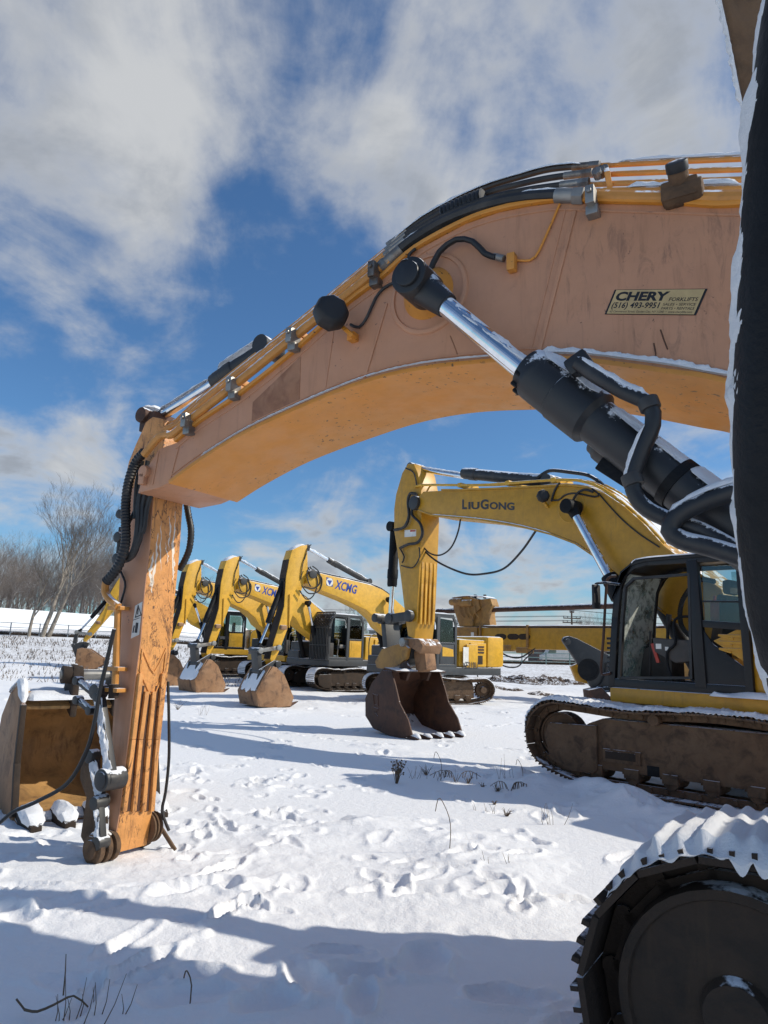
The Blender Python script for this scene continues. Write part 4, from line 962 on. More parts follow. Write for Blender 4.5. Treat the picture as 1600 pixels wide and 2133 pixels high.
for k in range(5):
    v=-BV+.09+(2*BV-.18)*k/4; snow_ridge(sm,[(prof[-1][0]+.02,v,.085),(prof[-1][0]-.12,v,.08),(prof[-1][0]-.26,v,.05)],.07,.06,.03,seed=60+k)
snow_ridge(sm,[(prof[0][0]+.05,-BV+.05,prof[0][1]+.03),(prof[0][0]+.05,BV-.05,prof[0][1]+.03)],.10,.04,.05,seed=66)
so=sm.build('snow_cap','snow',sh); so['kind']='stuff'
# mark pressed into the bucket side
mb=MB(); P=G.uz([(777,1446),(787,1449),(788,1470),(780,1468)],BV); bars(mb,P,.02,BV-.002,BV+.012,closed=True); P=G.uz([(779,1474),(789,1477),(781,1484),(787,1492)],BV); bars(mb,P,.018,BV-.002,BV+.012); mb.build('pressed_mark','rust_dark',sh)
# ---- upper structure
CV=1.50; CW=1.02
def CU(*p): return G.uz(list(p),CV)
yb=CU((1271,1430),(1463,1442),(1592,1456)); yl=CU((1275,1462),(1475,1482),(1597,1500))
ur=UG-3.0
plat=[yb[0],(ur,yb[0][1]-.02),(ur,yl[0][1]),(yl[0][0]+.02,yl[0][1])]
zb_=yb[0][1]; zl=yl[0][1]
MB().box(((yb[0][0]+ur)/2,0,(zb_+zl)/2),(yb[0][0]-ur,2*CV+.06,zb_-zl)).build('platform','yellow_deep',RG,bevel=.05)
MB().box(((yb[0][0]+ur)/2-.2,0,zl-.10),(yb[0][0]-ur-.6,2*CV-.5,.18)).build('underframe','black_paint',RG)
sm=MB(); q0=CU((1478,1446))[0][0]; snow_ridge(sm,[(q0,CV-.02,zb_-.02),(q0-.9,CV-.02,zb_-.02),(q0-1.6,CV-.02,zb_-.02)],.12,.07,.05,seed=70,n=8); so=sm.build('snow_cap','snow',RG); so['kind']='stuff'
cab=empty('cab',(0,0,0)); cab.parent=RG
fr=CU((1273,1428),(1280,1290),(1286,1225),(1297,1195),(1318,1178),(1345,1170)); 
zr=fr[-1][1]; uf=fr[0][0]; urr=uf-1.95; ub=CU((1450,1300))[0][0]
ub=uf-(uf-ub)
for v0,v1,nm in ((CV-.07,CV,'side_frame'),(CV-CW,CV-CW+.06,'side_frame')):
    mb=MB(); bars(mb,fr+[(urr,zr-.03)],.105,v0,v1); bars(mb,[(urr+.03,zr-.05),(urr,zb_+.05)],.10,v0+.002,v1-.002); bars(mb,[(uf-.02,zb_+.055),(urr,zb_+.055)],.12,v0+.004,v1-.004)
    if v0>CV-.5: bars(mb,[(ub+.02,zr-.07),(ub-.02,zb_+.1)],.15,v0-.006,v1+.006)
    mb.build(nm,'cab_paint',cab,bevel=.012)
# door ledge trim, inner door rim
mb=MB(); di=CU((1290,1412),(1296,1290),(1302,1222),(1320,1205),(1435,1196),(1440,1412)); bars(mb,di,.035,CV-.05,CV+.012,closed=True); mb.build('door_rim','rubber_bare',cab)
zr2=zr
MB().prism(fr[2:]+[(urr,zr-.0),(urr,zr+.05),(fr[-1][0],zr+.06),(fr[-2][0]+.02,fr[-2][1]+.06)],CV-CW-.02,CV+.02).build('roof','cab_paint',cab,bevel=.02)
sm=MB(); snow_ridge(sm,[(fr[-3][0],CV-.5,fr[-3][1]+.0),(fr[-2][0],CV-.5,fr[-2][1]+.035),(fr[-1][0],CV-.5,zr+.05),(urr+.1,CV-.5,zr+.045)],.50,.05,.06,seed=71,n=14); so=sm.build('snow_cap','snow',cab); so['kind']='stuff'
MB().box(((uf+urr)/2,CV-CW/2,zb_+.02),(uf-urr-.1,CW-.16,.10)).build('cab_floor','interior',cab)
# front and rear glass
fg=[(a,z) for a,z in fr[:4]]
MB().prism([(u-.03,z) for u,z in fg]+[(u-.045,z) for u,z in fg[::-1]],CV-CW+.08,CV-.09).build('windscreen','glass_frosted',cab)
mb=MB(); bars(mb,[(uf-.03,zb_+.75),(uf-.031,zb_+.80)],.06,CV-CW+.07,CV-.08); mb.build('windscreen_bar','cab_paint',cab)
MB().box((urr+.02,CV-CW/2,zb_+.45),(.05,CW-.14,.85)).build('rear_wall','interior',cab)
MB().box((urr+.02,CV-CW/2,(zb_+.9+zr-.1)/2),(.012,CW-.16,zr-zb_-1.0)).build('rear_window','glass',cab)
MB().box(((ub+urr)/2,CV-CW+.03,(zb_+.9+zr-.1)/2),((ub-urr)-.05,.012,zr-zb_-1.0)).build('side_window','glass',cab)
# rear quarter: window over a fixed panel
rw=[(ub-.10,zb_+.92),(urr+.08,zb_+.88),(urr+.08,zr-.14),(ub-.10,zr-.12)]
MB().prism(rw,CV-.045,CV-.033).build('side_window','glass',cab)
mb=MB(); bars(mb,[(ub-.06,zb_+.88),(urr+.06,zb_+.84)],.09,CV-.07,CV-.012); bars(mb,[(ub-.1,zb_+1.17),(urr+.08,zb_+1.15)],.025,CV-.055,CV-.02); mb.build('window_rail','cab_paint',cab,bevel=.006)
lp=[(ub-.08,zb_+.10),(urr+.05,zb_+.10),(urr+.05,zb_+.34),(ub-.20,zb_+.62),(ub-.08,zb_+.80)]
MB().prism(lp,CV-.05,CV-.02).build('door_panel','cab_paint',cab,bevel=.01)
yp=[(ub-.20,zb_+.66),(urr+.05,zb_+.40),(urr+.05,zb_+.82),(ub-.55,zb_+.82)]
ypo=MB().prism(yp,CV-.06,CV-.03).build('side_panel','yellow_deep',cab,bevel=.008)
for k in range(3):
    mb=MB(); y0=zb_+.50+k*.085; bars(mb,[(urr+.06,y0+.05),(urr+.35,y0+.06),(ub-.42-.02*k,y0+.02)],.030,CV-.032,CV-.014); mb.build('panel_rib','yellow_deep',ypo,bevel=.006)
# interior: seat, console, levers
mb=MB(); mb.box((uf-1.15,CV-.5,zb_+.52),(.52,.50,.16)); mb.build('seat','seat_fabric',cab,bevel=.04)
mb=MB(); mb.box((uf-1.48,CV-.5,zb_+.92),(.16,.48,.72),Matrix.Rotation(-.2,3,'Y')); mb.box((uf-1.56,CV-.5,zb_+1.38),(.12,.28,.2)); mb.build('backrest','seat_fabric',cab,bevel=.05)
mb=MB(); mb.prism([(uf-.62,zb_+.70),(uf-1.25,zb_+.66),(uf-1.28,zb_+.40),(uf-.95,zb_+.36),(uf-.65,zb_+.50)],CV-.24,CV-.08); cs=mb.build('console','interior',cab,bevel=.03)
mb=MB(); mb.box((uf-.72,CV-.078,zb_+.58),(.08,.006,.07)); mb.box((uf-.84,CV-.078,zb_+.55),(.05,.006,.05)); mb.build('console_label','decal_white',cs)
mb=MB(); mb.bar((uf-.58,CV-.16,zb_+.62),(uf-.66,CV-.16,zb_+.36),.03,.05); mb.build('lock_lever','decal_red',cab,bevel=.006)
hose('grab_bar',[(ub+.08,CV-.10,zb_+.98),(ub+.30,CV-.10,zb_+.97),(ub+.36,CV-.08,zb_+.88),(ub+.34,CV-.06,zb_+.62),(ub+.46,CV-.06,zb_+.5),(ub+.44,CV-.06,zb_+.25),(ub+.34,CV-.08,zb_+.13),(ub+.08,CV-.08,zb_+.12)],.018,'black_paint',cab)
mb=MB(); mb.prism([(uf-.08,zb_+.08),(uf-.62,zb_+.08),(uf-.62,zb_+.42),(uf-.30,zb_+.60),(uf-.18,zb_+.55)],CV-CW+.1,CV-CW+.45); mb.build('dashboard','interior',cab,bevel=.03)
mb=MB(); mb.cyl((uf-.50,CV-.62,zb_+.1),(uf-.56,CV-.62,zb_+.95),.022,n=10); mb.cyl((uf-.56,CV-.62,zb_+.9),(uf-.58,CV-.62,zb_+1.05),.04,n=10); mb.cyl((uf-.40,CV-.35,zb_+.1),(uf-.44,CV-.35,zb_+.8),.018,n=10); mb.build('control_lever','rubber_bare',cab)
hose('cab_hose',[(ub+.10,CV-.75,zr-.25),(ub+.36,CV-.80,zr-.22),(ub+.62,CV-.80,zr-.5),(ub+.64,CV-.78,zr-.85),(ub+.42,CV-.75,zr-1.05),(ub+.05,CV-.7,zr-1.08)],.035,'rubber_bare',cab,ribs=True)
mb=MB(); a=CU((1478,1318),(1476,1250)); mb.cyl((a[0][0],CV-.16,a[0][1]+.12),(a[1][0],CV-.16,a[1][1]),.055,n=14); mb.cyl((a[1][0],CV-.16,a[1][1]),(a[1][0],CV-.16,a[1][1]+.07),.02,n=8); mb.build('fire_extinguisher','decal_red',cab,bevel=.01)
# mirror, handrail, step plate, front lamp
q=G.p3([(1292,1218),(1262,1214),(1242,1216),(1237,1228),(1236,1262)],CV+.05)
hose('mirror_bracket',q,.020,'black_paint_snowy',cab,step=.05)
u,v,z=G.p3([(1242,1243)],CV+.10)[0]; MB().box((u,v,z),(.05,.16,.36)).build('mirror','rubber',cab,bevel=.02)
q=G.p3([(1283,1200),(1266,1205),(1262,1240),(1257,1330),(1252,1395),(1258,1405),(1272,1402)],CV+.02)
hose('handrail',q,.020,'rust_dark',cab,step=.05)
q=G.p3([(1274,1330),(1272,1400)],CV-.02); mb=MB()
for k in range(8):
    u=q[0][0]+.02; z=q[0][2]+(q[1][2]-q[0][2])*k/7; mb.box((u+.03,CV-.06,z),(.06,.09,.035))
mb.build('step_tread','rubber',cab,bevel=.005)
# rest of the machine behind
MB().box((UG-2.45,0,zb_+.65),(1.0,2*CV-.06,1.25)).build('counterweight','yellow_deep',RG,bevel=.14)
MB().box(((urr+UG-2.0)/2,-.0,zb_+.42),(abs(urr-(UG-2.0))-.06,2*CV-.1,.84)).build('engine_cover','yellow_deep',RG,bevel=.06)
MB().box((UG+.35,-1.02,zb_+.42),(1.7,.78,.84)).build('tank','yellow_deep',RG,bevel=.05)
MB().box((uf-.25,-1.05,zb_+.2),(.5,.8,.4)).build('tool_box','yellow_deep',RG,bevel=.04)
sm=MB(); snow_ridge(sm,[(UG-.2,0,zb_+.84),(UG-1.2,0,zb_+.84),(UG-1.9,0,zb_+.84)],1.3,.06,.2,seed=73,n=12); so=sm.build('snow_cap','snow',RG); so['kind']='stuff'
mb=MB(); mb.cyl((UG,0,.7),(UG,0,zl-.1),.68,n=32); mb.build('slew_ring','mud_dark',RG)
rotG=Matrix.Rotation(R_(9),3,'Z')
cb=MB(); cb.box((0,0,.62),(1.7,1.9,.34)); cb.box((1.0,.15,.98),(1.5,1.3,.22)); cb.bm.transform(rotG.to_4x4()); cbo=cb.build('car_body','mud',RG,bevel=.06); cbo.location=(UG,0,0)
sm=MB(); snow_ridge(sm,[(.25,.40,1.11),(.8,.40,1.11),(1.3,.40,1.10),(1.72,.40,1.06)],.42,.12,.06,seed=75,n=12); sm.bm.transform(rotG.to_4x4()); so=sm.build('snow_cap','snow',cbo); so['kind']='stuff'
shifted_track(G,UG,1.50,.66,2.12,-2.15,1.14,rot=rotG,near=True,matl='mud',snow_step=.030,snow_front=.05,snow_h=.075,side=1)
shifted_track(G,UG,-1.50,.66,2.12,-2.15,1.14,rot=rotG,matl='mud',snow_step=.08,side=-1)

# details on the near side frame of the big yellow machine
def fr_box(px,w_,h_,m,name,d=.02):
    M2=Matrix.Rotation(R_(9),4,'Z'); hd=Vector((-math.sin(R_(47)),math.cos(R_(47)))); n2=Vector((-hd.y,hd.x)); c=Vector((.9,16.0))+G.h*UG+n2*(1.50+.66*.31)
    r=ray(*px); t=n2.dot(c)/(n2.x*r.x+n2.y*r.y); P=Vector((r.x*t,r.y*t,CAMH+r.z*t)); w2=Vector((P.x,P.y))-G.p0
    o=MB().box((0,0,0),(w_,d*2,h_)).build(name,m,RG,bevel=.008); o.location=(w2.dot(G.h),w2.dot(G.n),P.z); o.rotation_euler.z=R_(9); return o
fr_box((1296,1577),.52,.17,'mud','frame_cover',.03); fr_box((1294,1575),.42,.10,'mud_dark','frame_slot',.036)
fr_box((1361,1607),.16,.13,'black_paint','frame_hole',.004); fr_box((1234,1588),.10,.16,'decal_white','label_remnant',.004)
fr_box((1215,1572),.03,.50,'mud_dark','frame_rib',.02)
# ================================================================== the row of yellow excavators beyond
X0=Machine('fit',(-3.2,22.2),128,z=0.0); bpy.data.objects.remove(X0.root)
XS=6.15      # swing centre lies this far behind the bucket point
XH=.30; XK=.20
sh_=lambda P:[(u+XS,z) for u,z in P]
X_BT=sh_(X0.uz([(640,1206),(644,1196),(655,1194),(684,1201),(743,1214),(775,1222),(797,1231),(815,1244)],XH)); X_BB=sh_(X0.uz([(794,1309),(784,1291),(763,1273),(722,1253),(650,1224),(641,1218)],XH))
X_HID=[(1.0,3.05),(.55,2.35),(.25,1.85),(.30,1.55),(.75,1.60),(1.35,2.0)]
X_SL=sh_(X0.uz([(640,1138),(628,1139),(609,1148),(603,1168),(596,1205),(592,1266),(580,1310),(570,1342),(563,1376)],XK)); X_SR=sh_(X0.uz([(567,1388),(581,1361),(597,1318),(615,1271),(634,1215),(641,1195),(641,1180)],XK))
X_PIN=sh_(X0.uz([(640,1200)],0))[0]; X_STOP=sh_(X0.uz([(636,1143)],0))[0]; X_SC=[sh_(X0.uz([p],0))[0] for p in ((636,1143),(680,1170),(765,1214))]
X_CYLP=sh_(X0.uz([(804,1252)],XH))[0]; X_END=sh_(X0.uz([(568,1386)],0))[0]
X_BK=sh_(X0.uz([(566,1392),(549,1420),(536,1446),(540,1473),(572,1476),(604,1472)],.6)); X_SIDE=sh_(X0.uz([(569,1391),(577,1394),(592,1408),(602,1432),(612,1456),(606,1474),(572,1477),(541,1475),(535,1449),(548,1421)],.6)); X_TIP=sh_(X0.uz([(628,1464)],.6))[0]
X_BC=[sh_(X0.uz([p],-.05))[0] for p in ((590,1212),(558,1302),(537,1352))]; X_HL=[sh_(X0.uz([p],.12))[0] for p in ((537,1358),(575,1352),(540,1402),(567,1385))]
def excavator(p0,ang,label,guard=False,trk=-25,db=0,ds=0,dk=0,letter='XCMG',number=None,yellow='yellow_paint',cabc='grey_paint',low=False):
    """p0: swing centre"""
    M=Machine('excavator',p0,ang); R=M.root
    tag(R,label,'excavator','yellow excavators parked in a row')
    FOOT=(.35,1.75); rb=lambda P:rot_uz(P,FOOT,db)
    pin=rb([X_PIN])[0]; dp=(pin[0]-X_PIN[0],pin[1]-X_PIN[1]); sf=lambda P:rot_uz([(u+dp[0],z+dp[1]) for u,z in P],pin,ds)
    end=sf([X_END])[0]; kf=lambda P:rot_uz(sf(P),end,dk)
    boom=MB().prism(rb(X_BT)+rb(X_HID)+rb(X_BB),-XH,XH).build('boom',yellow,R,bevel=.012)
    sm=MB(); snow_ridge(sm,[(u,0,z+.01) for u,z in rb(X_BT)[2:]],.26,.05,.1,seed=ang); so=sm.build('snow_cap','snow',boom); so['kind']='stuff'
    if letter:
        def tb(p,q,h,body,m,bold):
            a=rb([p])[0]; b=rb([q])[0]; d=Vector((b[0]-a[0],b[1]-a[1])).normalized(); nrm=Vector((d.y,-d.x)) if d.x<0 else Vector((-d.y,d.x))
            if nrm.y<0: nrm=-nrm
            c=bpy.data.curves.new('l','FONT'); c.body=body; c.size=1; c.offset=bold; c.resolution_u=2; c.shear=.12
            tmp=bpy.data.objects.new('l_t',c); col.objects.link(tmp); dg=bpy.context.evaluated_depsgraph_get(); me=bpy.data.meshes.new_from_object(tmp.evaluated_get(dg)); bpy.data.objects.remove(tmp)
            xs=[v.co.x for v in me.vertices]; x0,x1=min(xs),max(xs)
            for v in me.vertices:
                f=(v.co.x-x0)/(x1-x0); q_=Vector(a)+(Vector(b)-Vector(a))*f+nrm*(h*v.co.y/.7); v.co=Vector((q_.x,XH+.006,q_.y))
            me.materials.clear(); me.materials.append(MATS[m]); o=bpy.data.objects.new('lettering',me); col.objects.link(o); o.parent=boom
        a,b=sh_(X0.uz([(697,1228),(742,1240)],XH)); tb(a,b,.28,letter,'decal_blue',.022)
        e=rb(sh_(X0.uz([(680,1222),(693,1225),(693,1209),(680,1205)],XH))); lg=MB().prism(e,XH-.002,XH+.006).build('emblem','decal_blue',boom)
        c0=Vector((sum(p[0] for p in e)/4,sum(p[1] for p in e)/4)); r=.135
        ring=[tuple(c0+Vector((math.cos(k*math.pi/8),math.sin(k*math.pi/8)))*r) for k in range(16)]; MB().prism(ring,XH+.005,XH+.009).build('emblem_ring','decal_white',lg)
        tri=[tuple(c0+Vector((math.cos(k*2*math.pi/3-math.pi/2),math.sin(k*2*math.pi/3-math.pi/2)))*r*.8) for k in range(3)]; MB().prism(tri,XH+.008,XH+.012).build('emblem_triangle','decal_blue',lg)
    for dz,v in ((.05,.22),(.07,.05),(.07,-.1)):
        P=[(u,v,z+dz) for u,z in rb(X_BT)[1:]]; MB().tube([(pin[0]+.05,v,pin[1]+.25)]+P[1:],.024,6,.3).build('hydraulic_pipe','dark_metal',boom)
    stick=MB().prism(sf(X_SL)+sf(X_SR),-XK,XK).build('stick',yellow,R,bevel=.012)
    MB().prism(sf(X_SL)[3:]+[(u+.02,z) for u,z in sf(X_SL)[3:]][::-1],-XK+.02,XK-.02).build('outer_face_shade','mud_dark',stick)  # dark sheet puts the outer face's shade into its colour
    sm=MB(); s0=sf(X_SL); snow_ridge(sm,[(s0[0][0],0,s0[0][1]+.01),(s0[1][0],0,s0[1][1]+.01),(s0[2][0],0,s0[2][1]+.01)],.18,.06,.05,seed=ang+3); so=sm.build('snow_cap','snow',stick); so['kind']='stuff'
    mb=MB(); mb.cyl((pin[0],-XH-.05,pin[1]),(pin[0],XH+.07,pin[1]),.14,n=18); mb.build('boom_pin','dark_metal',stick,bevel=.01)
    q=[X_STOP]; t0=sf([X_SC[0]])[0]; t2=rb([X_SC[2]])[0]; A=Vector((t2[0],0,t2[1])); Cc=Vector((t0[0],0,t0[1])); L=(Cc-A).length; mid=A+(Cc-A)*min(.78,max(.5,1-.95/L))
    hyd(R,'stick_cylinder',A,mid,Cc,.095,.05,eye=.16)
    sm=MB(); snow_ridge(sm,[A.lerp(mid,f)+Vector((0,0,.09)) for f in (.02,.4,.7,.98)],.06,.03,.08,seed=5); snow_ridge(sm,[mid.lerp(Cc,f)+Vector((0,0,.045)) for f in (.02,.5,.9)],.045,.03,.08,seed=6); so=sm.build('snow_cap','snow',R); so['kind']='stuff'
    b0,b1,b2=[Vector((p[0],0,p[1])) for p in sf(X_BC)]; hyd(R,'bucket_cylinder',b0,b1,b2,.09,.045,eye=.15,bm='black_paint')
    for sgn in (1,-1):
        tip=Vector((*[rb([X_CYLP])[0][0]],sgn*(XH+.20),rb([X_CYLP])[0][1])); base=Vector((1.35,sgn*(XH+.20),1.25)); mid=base+(tip-base)*.60
        hyd(R,'boom_cylinder',base,mid,tip,.095,.055,eye=.12,bm='black_paint')
    for pts in (((.02,.25),(-.22,.10),(-.30,-.25),(-.05,-.45),(.30,-.42)),((.0,.15),(-.35,-.10),(-.28,-.50),(.1,-.62),(.38,-.40)),((-.1,.1),(-.20,-.30),(-.05,-.70),(.2,-.80),(.45,-.55)),((.15,.20),(.22,.0),(.15,-.25),(.05,-.40))):
        hose('hydraulic_hose',[(pin[0]+a,XK+.12,pin[1]+b) for a,b in pts],.021,'rubber_bare',stick,n=6)
    for pts in (((.35,.65),(.55,.30),(.62,-.2)),((.1,.95),(.30,.80),(.45,.45))):
        hose('hydraulic_hose',[(pin[0]+a*.6,XK+.03,pin[1]+b) for a,b in pts],.016,'rubber_bare',stick,n=6)
    P=sf(sh_(X0.uz([(596,1240),(592,1310),(598,1312)],XK)))
    MB().tube([(P[0][0]-.12,XK+.03,P[0][1]),(P[1][0]-.16,XK+.03,P[1][1])],.022,6).build('grease_line',yellow,stick)
    u,z=sf(sh_(X0.uz([(588,1310)],XK)))[0]; MB().box((u,XK+.06,z),(.22,.12,.14)).build('line_bracket','rust',stick,bevel=.03)
    h0,h1,h2,h3=sf(X_HL)
    for sgn in (1,-1):
        mb=MB(); mb.bar((h0[0],sgn*(XK+.07),h0[1]),(h1[0],sgn*(XK+.07),h1[1]),.05,.12,up=(0,0,1))
        for p in (h0,h1): mb.cyl((p[0],sgn*(XK+.03),p[1]),(p[0],sgn*(XK+.13),p[1]),.09,n=14)
        mb.build('guide_link','steel_dull',R,bevel=.008)
    mb=MB(); d=Vector((h2[0]-h0[0],0,h2[1]-h0[1])).normalized(); mb.bar((h0[0],0,h0[1]),(h2[0],0,h2[1]),.40,.14,up=d.cross(Vector((0,1,0)))); mb.cyl((h0[0],-.32,h0[1]),(h0[0],.32,h0[1]),.09,n=14); mb.cyl((h2[0],-.32,h2[1]),(h2[0],.32,h2[1]),.09,n=14); mb.build('bucket_link','dark_metal',R,bevel=.01)
    mb=MB(); mb.cyl((end[0],-.36,end[1]),(end[0],.36,end[1]),.10,n=16); mb.build('bucket_pin','dark_metal',R,bevel=.01)
    bp=kf(X_BK); bs=kf(X_SIDE); tip=kf([X_TIP])[0]
    bk=bucket(None,'bucket',bp,bs,-.60,.60,'rust',teeth=4,tip=(bp[-1][0]+(tip[0]-bp[-1][0])*.8,bp[-1][1]+(tip[1]-bp[-1][1])*.8+.02),parent=R,th=.03,tooth_mat='rust_dark')
    e2=sf([X_END])[0]; h2_=(h2[0]*.55+e2[0]*.45,h2[1]*.5+e2[1]*.5)
    for v in (.27,-.27):
        P=[(end[0]-.12,end[1]+.08),(end[0]+.10,end[1]+.12),(h2[0]+.10,h2[1]+.06),(bp[1][0]+.05,bp[1][1]),(bp[0][0]-.22,bp[0][1]-.12)]
        MB().prism(P,v-.03,v+.03).build('bucket_ear','dark_metal',bk,bevel=.01)
    if dk==0:
        sm=MB(); snow_ridge(sm,[(bp[0][0]+.03,0,bp[0][1]-.03),(bp[1][0]+.02,0,bp[1][1]+.0),(bp[2][0]+.0,0,bp[2][1]-.0),(bp[3][0]+.0,0,bp[3][1]+.25)],.54,.045,.06,amp=.9,seed=ang+8,side=(.8,0,.6),n=22); so=sm.build('snow_cap','snow',bk); so['kind']='stuff'
    # upper structure
    z0=1.02; W=2.7
    MB().box((-.45,0,z0+.10),(4.1,W,.26)).build('platform',cabc if guard or number else yellow,R,bevel=.03)
    MB().box((-2.25,0,z0+.80),(.85,W,1.10)).build('counterweight',yellow,R,bevel=.13)
    eng=MB().box((-1.18,-.05,z0+.72),(1.35,W-.16,.95)).build('engine_cover',yellow,R,bevel=.05)
    dr=MB().box((-1.40,W/2-.10,z0+.68),(.80,.06,.82)).build('side_door',yellow,eng,bevel=.015)
    for k in range(3): MB().box((-1.42,W/2-.066,z0+.96-k*.10),(.50,.03,.06)).build('louver','rust_dark',dr)
    MB().box((-1.46,W/2-.066,z0+.50),(.28,.03,.30)).build('vent','mud_dark',dr)
    MB().box((.55,-.95,z0+.55),(1.8,.72,.72)).build('tank',cabc,R,bevel=.05)
    MB().box((1.25,-1.0,z0+.35),(.6,.75,.4)).build('tool_box',cabc,R,bevel=.05)
    sm=MB(); snow_ridge(sm,[(1.52,0,z0+.23),(1.1,0,z0+.23)],1.2,.05,.1,seed=12,n=10); snow_ridge(sm,[(-.4,0,z0+1.19),(-1.2,0,z0+1.19),(-1.8,0,z0+1.19)],1.2,.06,.2,seed=13,n=12); snow_ridge(sm,[(1.4,-.95,z0+.91),(.6,-.95,z0+.91),(-.3,-.95,z0+.91)],.34,.06,.1,seed=14,n=8); so=sm.build('snow_cap','snow',R); so['kind']='stuff'
    if number:
        n_=MB().box((-.70,W/2+.004,z0+.62),(.26,.010,.62)).build('notice','decal_white',R)
        c=bpy.data.curves.new('l','FONT'); c.body=number; c.size=1; c.offset=.02; tmp=bpy.data.objects.new('l_t',c); col.objects.link(tmp); dg=bpy.context.evaluated_depsgraph_get(); me=bpy.data.meshes.new_from_object(tmp.evaluated_get(dg)); bpy.data.objects.remove(tmp)
        xs=[v.co.x for v in me.vertices]; x0,x1=min(xs),max(xs)
        for v in me.vertices: v.co=Vector((-.52-.78*(v.co.x-x0)/(x1-x0),W/2+.012,z0+.20+.22*v.co.y/.7))
        me.materials.clear(); me.materials.append(MATS['decal_grey']); o=bpy.data.objects.new('lettering',me); col.objects.link(o); o.parent=R
        MB().box((-1.05,W/2-.06,z0+.60),(.55,.08,.86)).build('side_panel',yellow,R,bevel=.02)
    make_cab(R,0,W/2,z0+.23,2.98,cabc,yellow,guard,bool(number))
    hose('deck_rail',[(1.55,-1.3,z0+.5),(1.5,-1.3,z0+1.2),(.9,-1.3,z0+1.3),(.8,-1.3,z0+.9)],.018,'dark_metal',R)
    mb=MB(); mb.cyl((0,0,.55),(0,0,z0),.58,n=28); mb.build('slew_ring','mud_dark',R)
    rt=Matrix.Rotation(R_(trk),3,'Z')
    cb=MB(); cb.box((0,0,.55),(1.5,1.7,.30)); cb.bm.transform(rt.to_4x4()); cb.build('car_body','mud_dark',R,bevel=.05)
    for sd in (1,-1):
        shifted_track(M,0,sd*1.18,.60,1.62,-1.72,.92,rot=rt,matl='mud' if number else 'mud_dark',snow_step=.06,snow_front=.45,snow_h=.03,side=sd,near=True)
    return M
def swing(bx,by,ang):
    h=Vector((-math.sin(R_(ang)),math.cos(R_(ang)))); return (bx-h.x*XS,by-h.y*XS)
XA=excavator(swing(-3.2,22.2,128),128,'nearest yellow excavator of the back row, its cab showing right of the upright stick',trk=-27,number='XE210U')
XB=excavator(swing(-6.15,26.3,135),135,'yellow excavator whose cab front is covered by a cage of vertical bars',guard=True,trk=-8)
XC=excavator(swing(-8.15,28.6,136),136,'yellow excavator with black cab, next beyond the one with the caged cab',trk=-5,cabc='cab_paint',letter=None)
XD=excavator((-7.2,36.5),106,'farthest yellow excavator, its bucket reaching out flat on the snow left of the orange stick',trk=10,db=-.07,ds=.26,dk=-.75,cabc='cab_paint',letter=None)
# ================================================================== the loose bucket on the snow at the left
g0=ground(14,1703); OPEN=Vector((.60,-.80)); 
LB_=empty('excavator_bucket',(g0.x,g0.y,g0.z-.03),math.atan2(OPEN.y,OPEN.x))     # local x = the way it opens, y = to its right seen from the mouth... 
tag(LB_,'large rusty loose bucket lying open on the snow left of the orange stick','bucket')
# local frame: x towards the mouth, y = left of that; the near side plate is at y<0
BW=1.45
prof=[(-.02,1.10),(-.28,1.24),(-.62,1.16),(-.92,.92),(-1.02,.60),(-.90,.28),(-.58,.08),(-.1,.02),(.28,.03)]
side=[(.03,1.13),(-.16,1.32),(-.30,1.30),(-.64,1.19),(-.95,.94),(-1.06,.60),(-.94,.26),(-.60,.04),(-.1,-.01),(.26,.0),(.24,.14),(.08,.55),(.04,.9)]
sh=MB().sheet(prof,.03,BW-.03,.035).build('shell','rust_sunlit',LB_,ang=40)
for a,b in ((0,.04),(BW-.04,BW)): MB().prism(side,a,b).build('side_plate','rust',LB_,bevel=.008)
for a in (-.012,BW-.05):
    mb=MB(); bars(mb,[(.24,.10),(.07,.55),(.03,1.10)],.08,a,a+.06); mb.build('cutter_edge','mud_dark',LB_,bevel=.01)
MB().prism([(.18,.0),(.42,.02),(.42,.05),(.18,.075)],.02,BW-.02).build('lip','rust',LB_,bevel=.008)
tsn=MB()
for k in range(5):
    v=.12+(BW-.24)*k/4
    rows=[[(u,v-w_,z+h_),(u,v+w_,z+h_),(u,v+w_,z-h_),(u,v-w_,z-h_)] for u,w_,h_,z in ((.24,.09,.075,.06),(.42,.10,.095,.07),(.50,.085,.085,.07),(.62,.07,.065,.06),(.74,.05,.03,.04))]
    MB().grid(rows,True,True).build('tooth','mud_dark',LB_,bevel=.02)
    snow_ridge(tsn,[(.22,v,.15),(.36,v,.155),(.50,v,.14),(.62,v,.11),(.72,v,.06)],.10,.085,.03,seed=80+k,n=8)
snow_ridge(tsn,[(.30,.05,.07),(.30,BW-.05,.07)],.12,.06,.05,seed=90,n=8)
snow_ridge(tsn,[(-.18,.02,1.17),(-.14,BW*.5,1.18),(-.14,BW-.02,1.17)],.20,.07,.05,seed=91,n=10)
snow_ridge(tsn,[(-.50,.02,1.19),(-.50,BW*.5,1.20),(-.50,BW-.02,1.19)],.24,.07,.05,seed=92,n=10)
snow_ridge(tsn,[(.02,.02,1.15),(-.16,.02,1.33),(-.30,.02,1.31),(-.62,.02,1.20)],.05,.05,.03,seed=93,n=6)
o=tsn.build('snow_cap','snow',LB_); o['kind']='stuff'
for v in (BW*.36,BW*.66):
    MB().prism([(.01,.98),(.0,1.34),(-.06,1.50),(-.16,1.54),(-.28,1.48),(-.46,1.15)],v-.035,v+.035).build('ear','mud_dark',LB_,bevel=.02)
mb=MB(); mb.cyl((-.14,BW*.36-.14,1.42),(-.14,BW*.66+.14,1.42),.055,n=16); mb.build('pin','steel_dull',LB_,bevel=.006)
